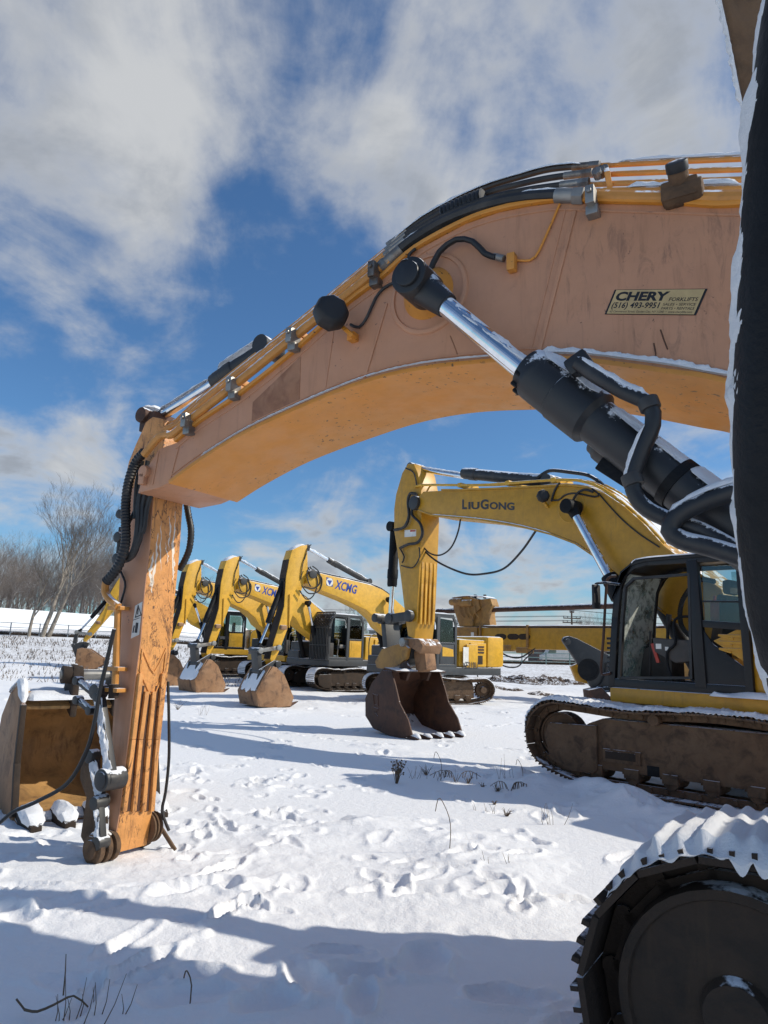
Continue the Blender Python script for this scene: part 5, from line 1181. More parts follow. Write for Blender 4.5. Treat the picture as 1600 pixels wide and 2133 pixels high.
mb=MB(); mb.cyl((-.14,BW*.36-.13,1.42),(-.14,BW*.36+.08,1.42),.095,n=16); mb.build('pin_collar','mud_dark',LB_,bevel=.01)

# ================================================================== black snow-crusted arm at the right edge
tN=1.30
path=[(1730,-160,1.30),(1690,120,1.30),(1665,400,1.30),(1650,650,1.30),(1643,900,1.30),(1655,1130,1.30),(1688,1330,1.30),(1770,1560,1.31),(1900,1800,1.35),(2050,1990,1.40)]
P=catmull([at(x,y,t) for x,y,t in path],.012)
NA=empty('machine_arm',(P[-1].x,P[-1].y,0)); org=Vector(NA.location); tag(NA,'black snow-crusted arm of a machine at the right edge, nearest of all','machine arm')
P=[p-org for p in P]+[Vector((.06,-.02,-.05))]
MB().tube(P,.093,28).build('arm_tube','black_paint',NA)
MB().cyl((.06,-.02,-.1),(.06,-.02,.12),.16,n=24).build('foot','black_paint',NA,bevel=.01)
sd=Vector((-.26,.96,.06)); sm=MB(); rows=[]; k=len(P)-1
for i,p in enumerate(P[:-2]):
    t=(P[i+1]-P[max(0,i-1)]).normalized(); y=t.cross(sd).normalized(); x=y.cross(t).normalized(); row=[]
    if x.dot(sd)<0: x=-x
    for j in range(49):
        a=math.pi*(-.5+j/48)*.86; q=p*9+Vector((0,0,a*1.3)); nz=noise.noise(q)+.6*noise.noise(q*2.3)+.45*noise.noise(q*5.1)+.3*noise.noise(q*11)
        cover=math.cos(a*1.12)-.38+.30*noise.noise(p*14+Vector((0,0,3)))+.18*noise.noise(p*40); h=.0925+max(-.012,min(.020,.018*cover+.012*nz*(.6+.6*max(0,cover)))) 
        if noise.noise(p*3.1+Vector((3,a,5)))+.3*nz>.34 : h=min(h,.090)
        row.append(p+x*(math.cos(a)*h)+y*(math.sin(a)*h))
    rows.append(row)
sm.grid(rows); o=sm.build('snow_cap','snow',NA,ang=80); o['kind']='stuff'
q=[at(x,y,2.05)-org for x,y in ((1496,-60),(1503,0),(1516,60),(1528,120),(1541,185),(1549,225),(1720,240),(1720,-60))]
MB().prism3(q,ray(1540,150)*.30).build('boom_plate','mud',NA,bevel=.02)
sm=MB(); snow_ridge(sm,[q[i]-Vector((.006,.0,0)) for i in range(6)],.008,.008,.010,amp=1.4,n=8,side=(-1,-.1,.3),seed=95); o=sm.build('snow_cap','snow',NA); o['kind']='stuff'

# ================================================================== drilling rig lying behind
DR=Machine('drill_rig',(4.75,33.0),-133.0); RD=DR.root     # local x runs to the right and towards us
tag(RD,'ochre drilling mast lying level with a long brown drill pipe above it','drill rig')
DR.h=Vector((-math.sin(R_(-133)),math.cos(R_(-133)))); 
def DU(pts,off=0): return DR.uz(pts,off)
Q=DU([(962,1306),(1008,1306),(1270,1305),(1400,1303)]); Qb=DU([(1400,1352),(1240,1350),(1110,1354),(1060,1352),(1008,1343),(962,1342)])
zt=Q[1][1]; zb0=Qb[4][1]; L0=Q[0][0]; L1=11.0
MB().prism([(L0,zb0),(L0,zt-.02),(L0+1.2,zt-.02),(L0+1.2,zb0)],-.48,.48).build('mast_head','tan_paint',RD,bevel=.03)
mast=MB().prism([(L0+1.2,zb0+.02),(L0+1.2,zt-.05),(L1,zt-.05),(L1,zb0-.15),(L0+3.6,zb0-.15),(L0+3.0,zb0-.22),(L0+2.2,zb0-.05)],-.38,.38).build('mast','yellow_deep',RD,bevel=.02)
MB().box(((L0+1.2+L1)/2,-.0,zt+.01),(L1-L0-1.25,.9,.05)).build('mast_rail','mud',mast,bevel=.01)
sm=MB(); snow_ridge(sm,[(L0+1.3,0,zt+.03),(L0+4,0,zt+.03),(L1,0,zt+.03)],.45,.07,.12,seed=100,n=8); so=sm.build('snow_cap','snow',mast); so['kind']='stuff'
# the camera-facing side of the mast is local y<0
fs=-1 if DR.n.dot(-DR.p0)<0 else 1
for px in (1053,1079,1102):
    u,z=DU([(px,1327)])[0]
    mb=MB(); rows=[[(u+.20*math.cos(a)*(1.0)+math.copysign(.10,math.cos(a)),fs*(.37+.02*d),z+.13*math.sin(a)) for a in np.linspace(0,2*math.pi,20,endpoint=False)] for d in (0,1)]
    mb.grid(rows,True,True).build('cutout','mud_dark',mast)
for px,w_ in ((1110,.10),(1012,.08)):
    u,z=DU([(px,1325)])[0]; MB().box((u,fs*.42,z-.02),(w_,.12,zt-zb0+.15)).build('flange','tan_paint',mast,bevel=.01)
mb=MB(); u0=DU([(1155,1320)])[0][0]; u1=DU([(1225,1320)])[0][0]; 
for zz_ in (.12,.3,.48): mb.box(((u0+u1)/2,fs*.385,zt-.1-zz_),((u1-u0)*.8,.012,.03))
mb.build('panel_rib','yellow_deep',mast)
P=DU([(994,1318),(1000,1318),(1000,1334),(994,1334)]); MB().prism(P,fs*.48-.006,fs*.48+.006).build('label','decal_white',RD)
for px0,px1,y0,y1 in ((1018,1040,1343,1354),(1050,1075,1345,1356),(1085,1110,1350,1360)):
    a=DU([(px0,y0),(px1,y1)]); MB().box(((a[0][0]+a[1][0])/2,fs*.15,(a[0][1]+a[1][1])/2),(abs(a[1][0]-a[0][0]),.5,abs(a[1][1]-a[0][1])+.05)).build('underside_bracket','tan_paint',mast,bevel=.03)
# clamp head
hd_=empty('clamp_head'); hd_.parent=RD
for px,wv in ((985,-.32),(1008,.05)):
    pts=[(px-32,1246),(px-2,1243),(px+20,1250),(px+24,1268),(px+12,1280),(px+8,1306),(px-18,1306),(px-24,1288),(px-31,1268)]
    for v in (fs*.30,-fs*.10): MB().prism(DU(pts),v-.06,v+.06).build('jaw_plate','tan_paint',hd_,bevel=.02)
    break
MB().prism(DU([(960,1262),(1012,1258),(1018,1275),(1006,1306),(968,1306)]),-.20,.20).build('jaw_body','tan_paint',hd_,bevel=.05)
MB().prism(DU([(1004,1250),(1028,1247),(1033,1262),(1024,1278),(1028,1305),(1006,1306),(1012,1282)]),-.26,.28).build('jaw_plate','tan_paint',hd_,bevel=.03)
for px,py in ((955,1255),(976,1258)):
    u,z=DU([(px,py)])[0]; mb=MB(); mb.cyl((u-.15,fs*.36,z),(u+.5,fs*.36,z),.17,n=20); mb.cyl((u-.20,fs*.36,z),(u-.14,fs*.36,z),.145,n=20); mb.build('clamp_cylinder','tan_paint',hd_,bevel=.02)
for px in (968,978,988,999):
    u,z=DU([(px,1275)])[0]; hose('jaw_hose',[(u,fs*.38,z+.30),(u+.05,fs*.46,z),(u+.25,fs*.40,z-.30)],.03,'tan_paint',hd_,n=6,step=.1)
mb=MB()
for px in (990,1010):
    u,z=DU([(px,1240)])[0]; mb.cyl((u,0,z-.15),(u,0,z+.03),.07,n=10)
mb.build('grease_cap','mud_dark',hd_)
sm=MB(); a=DU([(950,1247),(990,1243),(1030,1246)]); snow_ridge(sm,[(p[0],fs*.1,p[1]) for p in a],.5,.06,.08,seed=101,n=8); so=sm.build('snow_cap','snow',hd_); so['kind']='stuff'
a=DU([(911,1274),(1270,1263),(1540,1254)]); P=[(p[0],0,p[1]) for p in a]; P[2]=tuple(Vector(P[0]).lerp(Vector(P[1]),1.0)+ (Vector(P[1])-Vector(P[0])).normalized()*6)
mb=MB(); mb.cyl(P[0],P[2],.105,n=16); mb.cyl(P[0],Vector(P[0])+(Vector(P[2])-Vector(P[0])).normalized()*.35,.15,n=16); dp_=mb.build('drill_pipe','rust_dark',RD)
sm=MB(); snow_ridge(sm,[Vector(P[0])+Vector((0,0,.09)),Vector(P[2])+Vector((0,0,.09))],.10,.05,.12,seed=102); so=sm.build('snow_cap','snow',dp_); so['kind']='stuff'
# hoses hanging under the mast and the carrier it rests on
hose('hanging_hose',[(p[0],fs*.3,p[1]) for p in DU([(1028,1352),(1035,1372),(1060,1388),(1085,1389),(1100,1375),(1118,1358)])],.03,'rubber_bare',RD,n=6)
hose('hanging_hose',[(p[0],fs*.35,p[1]) for p in DU([(1045,1355),(1070,1368),(1095,1369),(1125,1350)])],.035,'rubber_bare',RD,n=6)
hose('hanging_hose',[(p[0],fs*.4,p[1]) for p in DU([(1032,1348),(1029,1372),(1036,1395),(1036,1412),(1020,1421),(1007,1412),(1006,1395),(1020,1388),(1034,1398)])],.03,'rubber_bare',RD,n=6)
MB().box((9.4,0,1.3),(3.8,2.6,1.5)).build('carrier_body','tan_paint',RD,bevel=.1)
for v in (-1.3,1.3):
    mb=MB(); mb.tube([(7.4,v,.5),(11.4,v,.5)],.46,16); mb.build('track','mud_dark',RD)
MB().box((8.0,0,zb0-.35),(.8,1.0,.7)).build('mast_support','tan_paint',RD,bevel=.05)

# ================================================================== grey loader arm with small bucket, in front of the big cab
gb=ground(1250,1470)
LM=Machine('loader_arm',(gb.x,gb.y),90); LM.root.location.z=gb.z; LM.z=gb.z; RL=LM.root
tag(RL,'dark grey triangular loader arm with a round recess and a small brown bucket','loader arm')
P=LM.uz([(1170,1334),(1174,1327),(1184,1325),(1200,1330),(1262,1362),(1300,1385),(1300,1440),(1240,1440),(1228,1428),(1214,1400)],0)
arm=MB().prism(P,-.12,.12).build('arm_plate','black_paint_snowy',RL,bevel=.03)
u,z=LM.uz([(1226,1395)],.12)[0]
fsn=1 if LM.n.dot(-LM.p0)>0 else -1
mb=MB(); mb.lathe((u,fsn*.11,z),(0,fsn,0),[(0,.40),(.03,.40),(.03,.33),(.015,.33)],28); mb.build('recess_ring','black_paint',arm)
mb=MB(); mb.lathe((u,fsn*.11,z),(0,fsn,0),[(0,.33),(.012,.32)],28); mb.build('recess_cover','rubber_bare',arm)
u,z=LM.uz([(1182,1337)],.12)[0]; mb=MB(); mb.cyl((u,-.2,z),(u,.2,z),.11,n=16); mb.build('pivot_pin','dark_metal',arm,bevel=.01)
P=LM.uz([(1219,1436),(1246,1430),(1272,1458),(1282,1478),(1240,1474),(1222,1462)],0); MB().prism(P,-.35,.45).build('bucket','rust_dark',RL,bevel=.04)
P=LM.uz([(1188,1388),(1206,1380),(1236,1428),(1222,1424),(1200,1418)],-.3); MB().prism(P,-.45,-.20).build('frame_panel','yellow_deep',RL,bevel=.02)
for k,pts in enumerate(([(1234,1438),(1252,1425),(1262,1400),(1264,1380)],[(1240,1436),(1262,1432),(1284,1434)],[(1232,1434),(1250,1440),(1280,1440)])):
    hose('arm_hose',[(a,fsn*.2,b) for a,b in LM.uz(pts,.2)],.03,'rubber',RL,n=6)
MB().box((-2.3,0,.75),(1.6,1.2,1.3)).build('loader_frame','dark_metal',RL,bevel=.08)
for v in (-.75,.75):
    mb=MB(); mb.cyl((-2.3,v-.18,.55),(-2.3,v+.18,.55),.55,n=24); mb.build('wheel','rubber',RL,bevel=.05)

# ================================================================== trees
def grow(mb,tw,p,d,L,r,depth,rnd,twist=.0):
    n=4 if depth<2 else 3
    pts=[p]; q=Vector(p); dd=Vector(d)
    for k in range(n):
        dd=(dd+Vector((rnd.uniform(-1,1),rnd.uniform(-1,1),rnd.uniform(-.3,.8)))*(.10+.05*depth)).normalized(); q=q+dd*(L/n); pts.append(q.copy())
    rr=[r*(1-.42*i/n) for i in range(n+1)]
    (mb if depth<3 else tw).tube(pts,rr,7 if depth==0 else (5 if depth<3 else 3),cap=False)
    return pts,rr,dd
def bare_tree(name,h,lean,seed,levels=5,mat_t='bark',mat_w='twig',r0=None,spread=.55,first=.35,nb=(3,4)):
    rnd=random.Random(seed); t=empty(name); mb=MB(); tw=MB()
    def rec(p,d,L,r,depth):
        pts,rr,dd=grow(mb,tw,p,d,L,r,depth,rnd)
        if depth>=levels: return
        k=rnd.randint(*nb)
        for i in range(k):
            f=rnd.uniform(first if depth==0 else .3,1.0) if i<k-1 else 1.0
            j=min(len(pts)-1,max(1,int(round(f*(len(pts)-1))))); az=rnd.uniform(0,6.283); sp=spread*rnd.uniform(.55,1.3)*(0.55 if i==k-1 else 1)
            a=Vector((math.cos(az),math.sin(az),0)); a=(a-dd*a.dot(dd))
            if a.length<.05: a=Vector((1,0,0))
            nd=(dd+a.normalized()*sp+Vector((0,0,.12))).normalized()
            rec(pts[j],nd,L*rnd.uniform(.55,.78),max(.006,rr[j]*.62),depth+1)
    rec(Vector((0,0,-.2)),Vector((lean[0],lean[1],1)).normalized(),h*.42,r0 or h*.018,0)
    mb.build('trunk',mat_t,t,ang=70); tw.build('crown',mat_w,t,ang=70)
    return t
def place(o,px,d,z=None,s=1,rz=0):
    r=ray(px,1340); k=d/r.y; x=r.x*k; y=d; o.location=(x,y,gz(x,y) if z is None else z); o.rotation_euler.z=rz; o.scale=(s,s,s); return o
TD=68
t1=place(bare_tree('bare_tree',13.2,(.16,0),5,6,nb=(3,4),spread=.50,first=.45),86,TD); tag(t1,'tall bare tree with pale trunk, middle one of three leaning by the white roof','tree','bare trees by the fence')
t2=place(bare_tree('bare_tree',12.6,(.34,-.05),9,6,nb=(3,4),spread=.50,first=.45),98,TD+.5); tag(t2,'bare tree leaning farthest right of the three by the white roof','tree','bare trees by the fence')
t3=place(bare_tree('bare_tree',9.2,(.08,.05),14,5,nb=(3,4),spread=.45,first=.5),58,TD-.5); tag(t3,'slimmer bare tree leftmost of three by the white roof','tree','bare trees by the fence')
# the wood beyond: separate trees that share three meshes
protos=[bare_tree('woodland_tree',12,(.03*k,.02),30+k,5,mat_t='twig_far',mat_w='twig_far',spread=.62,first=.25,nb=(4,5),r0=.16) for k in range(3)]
rnd=random.Random(77); first=[True]*3
spots=[]
for i in range(30):
    spots.append((-70+i*10.6+rnd.uniform(-6,6),rnd.uniform(112,138),rnd.uniform(.85,1.30)))
for i in range(20):
    spots.append((-60+i*16+rnd.uniform(-6,6),rnd.uniform(142,160),rnd.uniform(1.0,1.45)))
for px,d,s in ((390,118,.95),(745,150,.95),(735,155,.8),(760,152,.7),(700,160,.6),(450,140,.6)): spots.append((px,d,s))
for i in range(12): spots.append((1210+i*9+rnd.uniform(-3,3),230+rnd.uniform(-10,20),.75+.25*math.sin(i/12*3.1)+rnd.uniform(-.1,.1)))
for i,(px,d,s) in enumerate(spots):
    k=i%3; o=protos[k] if first[k] else copy_tree(protos[k]); first[k]=False
    if i>=50: hgt=.0
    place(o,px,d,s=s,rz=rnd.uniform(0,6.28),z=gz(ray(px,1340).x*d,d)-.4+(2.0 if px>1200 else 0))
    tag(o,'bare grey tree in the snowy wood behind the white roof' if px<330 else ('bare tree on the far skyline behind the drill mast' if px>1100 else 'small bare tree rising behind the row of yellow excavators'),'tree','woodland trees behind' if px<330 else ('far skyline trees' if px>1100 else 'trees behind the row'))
def conifer(px,d,h,seed):
    r=random.Random(seed); t=empty('conifer'); MB().cyl((0,0,-.2),(0,0,h*.9),.12,.03,n=6).build('trunk','bark',t); mb=MB()
    for i in range(330):
        f=r.random()**.8; z=h*(.1+.9*f); R=(1-f)*h*.28+.1; az=r.uniform(0,6.28); c=Vector((math.cos(az)*R*r.uniform(.3,1),math.sin(az)*R*r.uniform(.3,1),z)); d_=Vector((math.cos(az),math.sin(az),-.35)).normalized(); s=Vector((-math.sin(az),math.cos(az),0))
        L=r.uniform(.25,.6); v=[mb.bm.verts.new(c-s*.12),mb.bm.verts.new(c+s*.12),mb.bm.verts.new(c+d_*L)]; mb.bm.faces.new(v)
    mb.build('crown','conifer',t); return place(t,px,d)
tag(conifer(952,120,6.2,3),'dark conifer beside the cab behind the upright stick','tree')

# ================================================================== buildings
def wpt(px,d,z=0): 
    r=ray(px,1340); k=d/r.y; return Vector((r.x*k,d,z))
# long low building with a snow-covered roof
a=wpt(-260,74); b=wpt(540,128); a.z=b.z=0; dirv=(b-a).normalized(); nrm=Vector((dirv.y,-dirv.x,0)); nrm=nrm if nrm.y<0 else -nrm
WB=empty('long_building',(a.x,a.y,1.4),math.atan2(dirv.y,dirv.x)); tag(WB,'long low building whose sloping roof is white with snow, behind the leaning trees','building'); Lw=(b-a).length
sgn=1 if Matrix.Rotation(WB.rotation_euler.z,3,'Z')@Vector((0,-1,0))@nrm>0 else -1
yf=-sgn*0; 
MB().box((Lw/2,sgn*4.0,.15),(Lw,7.4,1.0)).build('wall','brown_wall',WB)
rf=MB().prism3([(-.5,-sgn*.6,.70),(-.5,sgn*4.2,4.15),(-.5,sgn*9.0,.70)],(Lw+1,0,0)).build('roof','snow',WB)
# fence in front
fa=wpt(-240,66); fb=wpt(420,74); fd=(fb-fa).normalized(); Lf=(fb-fa).length
FN=empty('rail_fence',(fa.x,fa.y,0),math.atan2(fd.y,fd.x)); tag(FN,'grey metal rail fence along the foot of the white roof','fence')
n=int(Lf/2.4); zf=lambda s:gz(fa.x+fd.x*s,fa.y+fd.y*s)
for i in range(n+1):
    s=Lf*i/n; MB().box((s,0,zf(s)+.55),(.09,.09,1.3)).build('post','fence_grey',FN)
for hh in (1.15,.72,.35):
    MB().tube([(Lf*i/n,-.07,zf(Lf*i/n)+hh) for i in range(n+1)],.030,5,cap=True).build('rail','fence_grey',FN)
MB().tube([(Lf*i/n,.25,zf(Lf*i/n)+.12) for i in range(n+1)],.20,6).build('kerb_board','mud_dark',FN)
# gabled house, louvred shed, and the far right buildings
def house(name,px,d,w,h,dep,rz,wall,label,roof='snow',win=True,base=0):
    t=empty(name); p=wpt(px,d); t.location=(p.x,p.y,gz(p.x,p.y)+base); t.rotation_euler.z=rz
    wl=MB().prism([(-w/2,-.5),(w/2,-.5),(w/2,h),(0,h+w*.33),(-w/2,h)],0,dep).build('wall',wall,t)
    for s in (1,-1): MB().prism([(s*(w/2+.35),h-.22),(0,h+w*.33+.04),(0,h+w*.33+.26),(s*(w/2+.4),h-.02)],-.35,dep+.35).build('roof',roof,t)
    if win:
        for x,z in ((0,h+.1),(-w*.25,h*.45),(w*.25,h*.45)):
            f=MB().box((x,-.03,z),(1.0,.06,1.3)).build('window','decal_white',t); MB().box((x,-.05,z),(.78,.06,1.06)).build('pane','glass',f)
    tag(t,label,'house'); return t
house('house',642,105,6.2,4.8,9,.35,'cream_wall','cream gabled house behind the row of yellow excavators')
def shed(px0,px1,d,h,label,wall='louver'):
    a=wpt(px0,d); b=wpt(px1,d); t=empty('shed',(a.x,a.y,gz(a.x,a.y))); w=b.x-a.x
    bd=MB().box((w/2,3,h/2-.3),(w,6,h+.6)).build('wall',wall,t); MB().prism3([(-.3,-.4,h+.01),(-.3,-.4,h+.25),(-.3,3,h+1.1),(-.3,6.4,h+.25),(-.3,6.4,h+.01)],(w+.6,0,0)).build('roof','snow',t)
    mb=MB()
    for k in range(7): mb.box((w/2,-.04,h*.35+k*h*.085),(w*.92,.06,h*.035))
    mb.build('louver_bank','dark_metal',t); tag(t,label,'shed'); return t
shed(768,962,100,3.4,'long grey louvred shed with snowy roof behind the caged cab')
BR=shed(1120,1330,92,2.3,'low brown building beyond the far right fence','brown_wall')
def vpost(name,px,d,size,z,m,label,cat):
    p=wpt(px,d); o=MB().box((0,0,size[2]/2),size).build(name,m); o.location=(p.x,p.y,gz(p.x,p.y)+z); tag(o,label,cat); return o
wv=empty('panel_van'); p=wpt(1165,86); wv.location=(p.x,p.y,gz(p.x,p.y)); tag(wv,'small white van parked before the low brown building','van')
MB().prism([(-2.2,.45),(-2.2,1.0),(-1.7,1.15),(-1.2,2.1),(2.2,2.15),(2.3,.45)],-.9,.9).build('body','white_wall',wv,bevel=.08)
for x in (-1.4,1.4):
    for v in (-.75,.75): MB().cyl((x,v-.12,.36),(x,v+.12,.36),.36,n=18).build('wheel','rubber_bare',wv)
MB().prism([(-1.6,1.2),(-1.2,2.0),(-.6,2.0),(-.6,1.2)],-.92,-.905).build('window','glass',wv)
ga=wpt(985,80); gb2=wpt(1330,84); gd=(gb2-ga).normalized(); Lg=(gb2-ga).length
GF=empty('rail_fence',(ga.x,ga.y,0),math.atan2(gd.y,gd.x)); tag(GF,'green metal rail fence beyond the yard under the drill mast','fence'); zf2=lambda s:gz(ga.x+gd.x*s,ga.y+gd.y*s); n=int(Lg/2.6)
for i in range(n+1): s=Lg*i/n; MB().box((s,0,zf2(s)+.6),(.10,.10,1.5)).build('post','fence_green',GF)
for hh in (1.25,.75,.3): MB().tube([(Lg*i/n,-.07,zf2(Lg*i/n)+hh) for i in range(n+1)],.045,5).build('rail','fence_green',GF)
MB().tube([(Lg*i/n,.4,zf2(Lg*i/n)+.1) for i in range(n+1)],.28,6).build('hedge_base','soil',GF)
# utility pole with wires
pp=wpt(1192,150); UP=empty('utility_pole',(pp.x,pp.y,gz(pp.x,pp.y))); tag(UP,'wooden utility pole with three crossarms and wires on the skyline','utility pole')
zt_=CAMH+ray(1192,1272).z/ray(1192,1272).y*150-UP.location.z
MB().cyl((0,0,-.3),(0,0,zt_),.24,.17,n=8).build('pole','wood_pole',UP)
wz=[]
for dz,w_ in ((.35,.9),(1.6,3.6),(2.5,3.9)):
    MB().box((0,-.2,zt_-dz),(w_,.2,.22)).build('crossarm','wood_pole',UP); wz.append((zt_-dz,w_))
mb=MB()
for z,w_ in wz:
    for f in (-.48,-.25,.25,.48): mb.cyl((w_*f,-.2,z+.1),(w_*f,-.2,z+.45),.07,n=6)
mb.build('insulators','decal_grey',UP)
for z,w_ in wz[1:]+wz[:1]:
    for f in (-.45,.45):
        for dx in (-95,80):
            MB().tube([(w_*f,-.2,z+.45),(w_*f+dx*.33,-.2+4,z-.6),(w_*f+dx*.66,-.2+8,z-.7),(w_*f+dx,-.2+12,z+.4)],.035,4,8).build('wire','decal_grey',UP)

# ================================================================== bare soil where the snow was scraped, weeds, twigs
def soil(px0,px1,py,dep,h,seed,label):
    a=ground(px0,py); b=ground(px1,py); w_=(b-a).length; c=(a+b)/2; mb=MB(); n=60; m_=18; rows=[]
    for j in range(m_+1):
        row=[]
        for i in range(n+1):
            x=(i/n-.5)*w_; y=(j/m_-.5)*dep; e=max(0,1-(2*x/w_)**2)*max(0,1-(2*y/dep)**2); q=Vector((x*1.3+seed,y*1.3,seed))
            z=h*(e**.5)*(.55+.9*noise.noise(q)+.6*noise.noise(q*2.7))-.05-(.10 if e<=0 else 0)
            row.append((x,y,z))
        rows.append(row)
    o=mb.grid(rows).build('soil_heap','soil'); o.location=c; o.rotation_euler.z=math.atan2(b.y-a.y,b.x-a.x); tag(o,label,'soil heap'); return o
soil(1035,1195,1420,7.0,.42,3,'long dark ridge of bare soil across the snow beyond the rusty bucket')
soil(1020,1075,1437,3.2,.22,5,'small dark soil patch left of the light brown patch')
soil(1110,1160,1448,2.2,.20,8,'light brown soil patch right of the small dark one')
soil(1010,1055,1456,1.2,.12,11,'thin soil strip nearest the rusty bucket teeth')
def weed(px,py,h,kind,seed,label,name='dry_weed'):
    r=random.Random(seed); g=ground(px,py); mb=MB()
    if kind=='seed':
        for i in range(26):
            az=r.uniform(0,6.28); sp=r.uniform(.1,.55); L=h*r.uniform(.5,1.0); d=Vector((math.cos(az)*sp,math.sin(az)*sp,1)).normalized(); q=d*L+Vector((0,0,-.03)); mb.tube([(0,0,-.05),q*.5+Vector((r.uniform(-.02,.02),0,.02)),q],.003,4)
            for k in range(2): mb.ball(q*(1-.15*k)+Vector((r.uniform(-.02,.02),r.uniform(-.02,.02),0)),.012,seg=5)
    elif kind=='stems':
        for i in range(7):
            d=Vector((r.uniform(-.45,.45),r.uniform(-.2,.2),1)).normalized(); L=h*r.uniform(.5,1); b=Vector((r.uniform(-.15,.15),r.uniform(-.06,.06),-.04)); mb.tube([b,b+d*L*.5+Vector((.01,0,0)),b+d*L],[.003,.0012],4)
    elif kind=='arch':
        for i in range(3):
            s=r.choice((-1,1)); L=h*r.uniform(.8,1.3); mb.tube([(0,0,-.03),(s*L*.3,0,h*.6),(s*L*.8,.05,h*.75),(s*L*1.4,.08,h*.35)],.004,4,.06)
            for k in range(5): f=.3+.14*k; x=s*L*1.3*f; z=h*(.55+.2*math.sin(f*3)); mb.tube([(x,.02,z),(x+r.uniform(-.03,.03),.0,z-.08)],.005,4)
    elif kind=='tuft':
        for i in range(16):
            d=Vector((r.uniform(-.8,.8),r.uniform(-.8,.8),.8)).normalized(); L=h*r.uniform(.4,1); mb.tube([(0,0,-.02),d*L*.6,d*L+Vector((0,0,-.02))],[.004,.0015],4)
    elif kind=='one':
        mb.tube([(0,0,-.05),(h*.02,0,h*.5),(-h*.12,0,h*.86),(-h*.2,0,h*.9),(-h*.24,0,h*.7)],.0035,4,.05)
    o=mb.build(name,'weed'); o.location=g; tag(o,label,'weed'); return o
for a in ((826,1632,.34,'seed',1,'round dry weed full of seed heads on shaded snow'),(868,1622,.30,'stems',2,'thin straight weed stems right of the round seed-head weed'),(888,1615,.20,'tuft',3,'dark low tuft between the seed-head weed and arching stem'),(918,1626,.42,'one',4,'single tall bent stem in the middle of the weeds'),(926,1626,.22,'stems',5,'short fork of stems right of the single bent stem'),(975,1632,.16,'tuft',6,'low dark tuft under the long arching grass'),(950,1630,.20,'arch',7,'long arching grass stem over the low tuft'),(1046,1632,.46,'stems',8,'tallest upright weed stems near the big track'),(1062,1652,.18,'arch',9,'drooping weed just below the tallest stems'),(1035,1650,.14,'tuft',10,'small tuft left of the drooping weed'),(1088,1634,.36,'one',11,'lone thin stem between the tall stems and track'),(1148,1652,.12,'tuft',12,'small tuft right beside the muddy track front'),(1030,1676,.08,'tuft',13,'tiny black tuft below the drooping weed'),(1003,1690,.16,'stems',14,'three short twigs left of the clod'),(1055,1700,.12,'tuft',15,'dark clod of grass in the shade'),(1155,1718,.30,'stems',16,'broken dark sticks near the snowy track'),(935,1782,.52,'one',17,'tall nodding grass stem at the shadow edge'),(1033,1812,.2,'stems',18,'fine stalks on the sunlit snow in front of the track'),(152,2128,.30,'stems',19,'tall thin stems at the lower left corner'),(205,2105,.20,'stems',20,'cluster of dark stems right of the tall thin ones'),(395,2090,.16,'one',21,'short lone twig in the bottom shadow'),(370,1478,.35,'tuft',22,'dry tuft beside the foot of the first excavator bucket'),(425,1490,.4,'stems',23,'dry stalks right of the orange stick'),(1005,1640,.10,'tuft',24,'tiny tuft left of the tallest stems')):
    weed(*a)
g=ground(60,2128); mb=MB(); pts=[ground(x,y)+Vector((0,0,zz_))-g for x,y,zz_ in ((50,2118,.03),(75,2132,.05),(110,2122,.06),(150,2108,.07),(182,2112,.03))]
mb.tube(pts,[.007,.004],6,.03); mb.tube([pts[3]-Vector((.05,0,0)),pts[3]+Vector((-.06,.02,.10)),pts[3]+Vector((-.07,.03,.17))],[.004,.002],5); mb.tube([pts[0],pts[0]+Vector((-.05,.01,.04))],.005,5)
o=mb.build('fallen_branch','weed'); o.location=g; tag(o,'fallen forked branch on the snow in the lower left corner','branch')

# winter stubble standing out of the snow in the far left of the yard
rs=random.Random(5); mb=MB()
for i in range(4600):
    d=rs.uniform(27,66)**1.0; f=rs.uniform(-.60,-.02 if d>34 else -.2); x=f*d*(.95); y=d
    if noise.noise(Vector((x*.09,y*.09,3)))<-.12: continue
    z=gz(x,y); hh=rs.uniform(.05,.20)*(.6+d/60); a=rs.uniform(0,3.14); w_=rs.uniform(.01,.03)*(d/30); lx=rs.uniform(-.12,.12)
    v=[mb.bm.verts.new((x-math.cos(a)*w_,y-math.sin(a)*w_,z-.03)),mb.bm.verts.new((x+math.cos(a)*w_,y+math.sin(a)*w_,z-.03)),mb.bm.verts.new((x+lx,y+rs.uniform(-.1,.1),z+hh))]; mb.bm.faces.new(v)
o=mb.build('stubble','twig_far'); tag(o,'winter grass stubble poking through the snow',None,None,'stuff')
# ================================================================== the ground
def vnoise(x,y,seed=0):
    xi=np.floor(x).astype(np.int64); yi=np.floor(y).astype(np.int64); xf=x-xi; yf=y-yi
    def h(a,b):
        n=(a*374761393+b*668265263+seed*1442695041)&0xffffffff
        n=((n^(n>>13))*1274126177)&0xffffffff
        return ((n^(n>>16))&0xffff)/65535.0
    u=xf*xf*xf*(xf*(xf*6-15)+10); v=yf*yf*yf*(yf*(yf*6-15)+10)
    return (h(xi,yi)*(1-u)+h(xi+1,yi)*u)*(1-v)+(h(xi,yi+1)*(1-u)+h(xi+1,yi+1)*u)*v-.5
def fbm(x,y,sc,oct=4,seed=0,gain=.5):
    s=0;a=1
    ca,sa=math.cos(.6),math.sin(.6)
    for k in range(oct):
        s=s+a*vnoise(x*sc+17.3*k,y*sc-9.1*k,seed+k); x,y=x*ca-y*sa,x*sa+y*ca; sc*=2.03; a*=gain
    return s
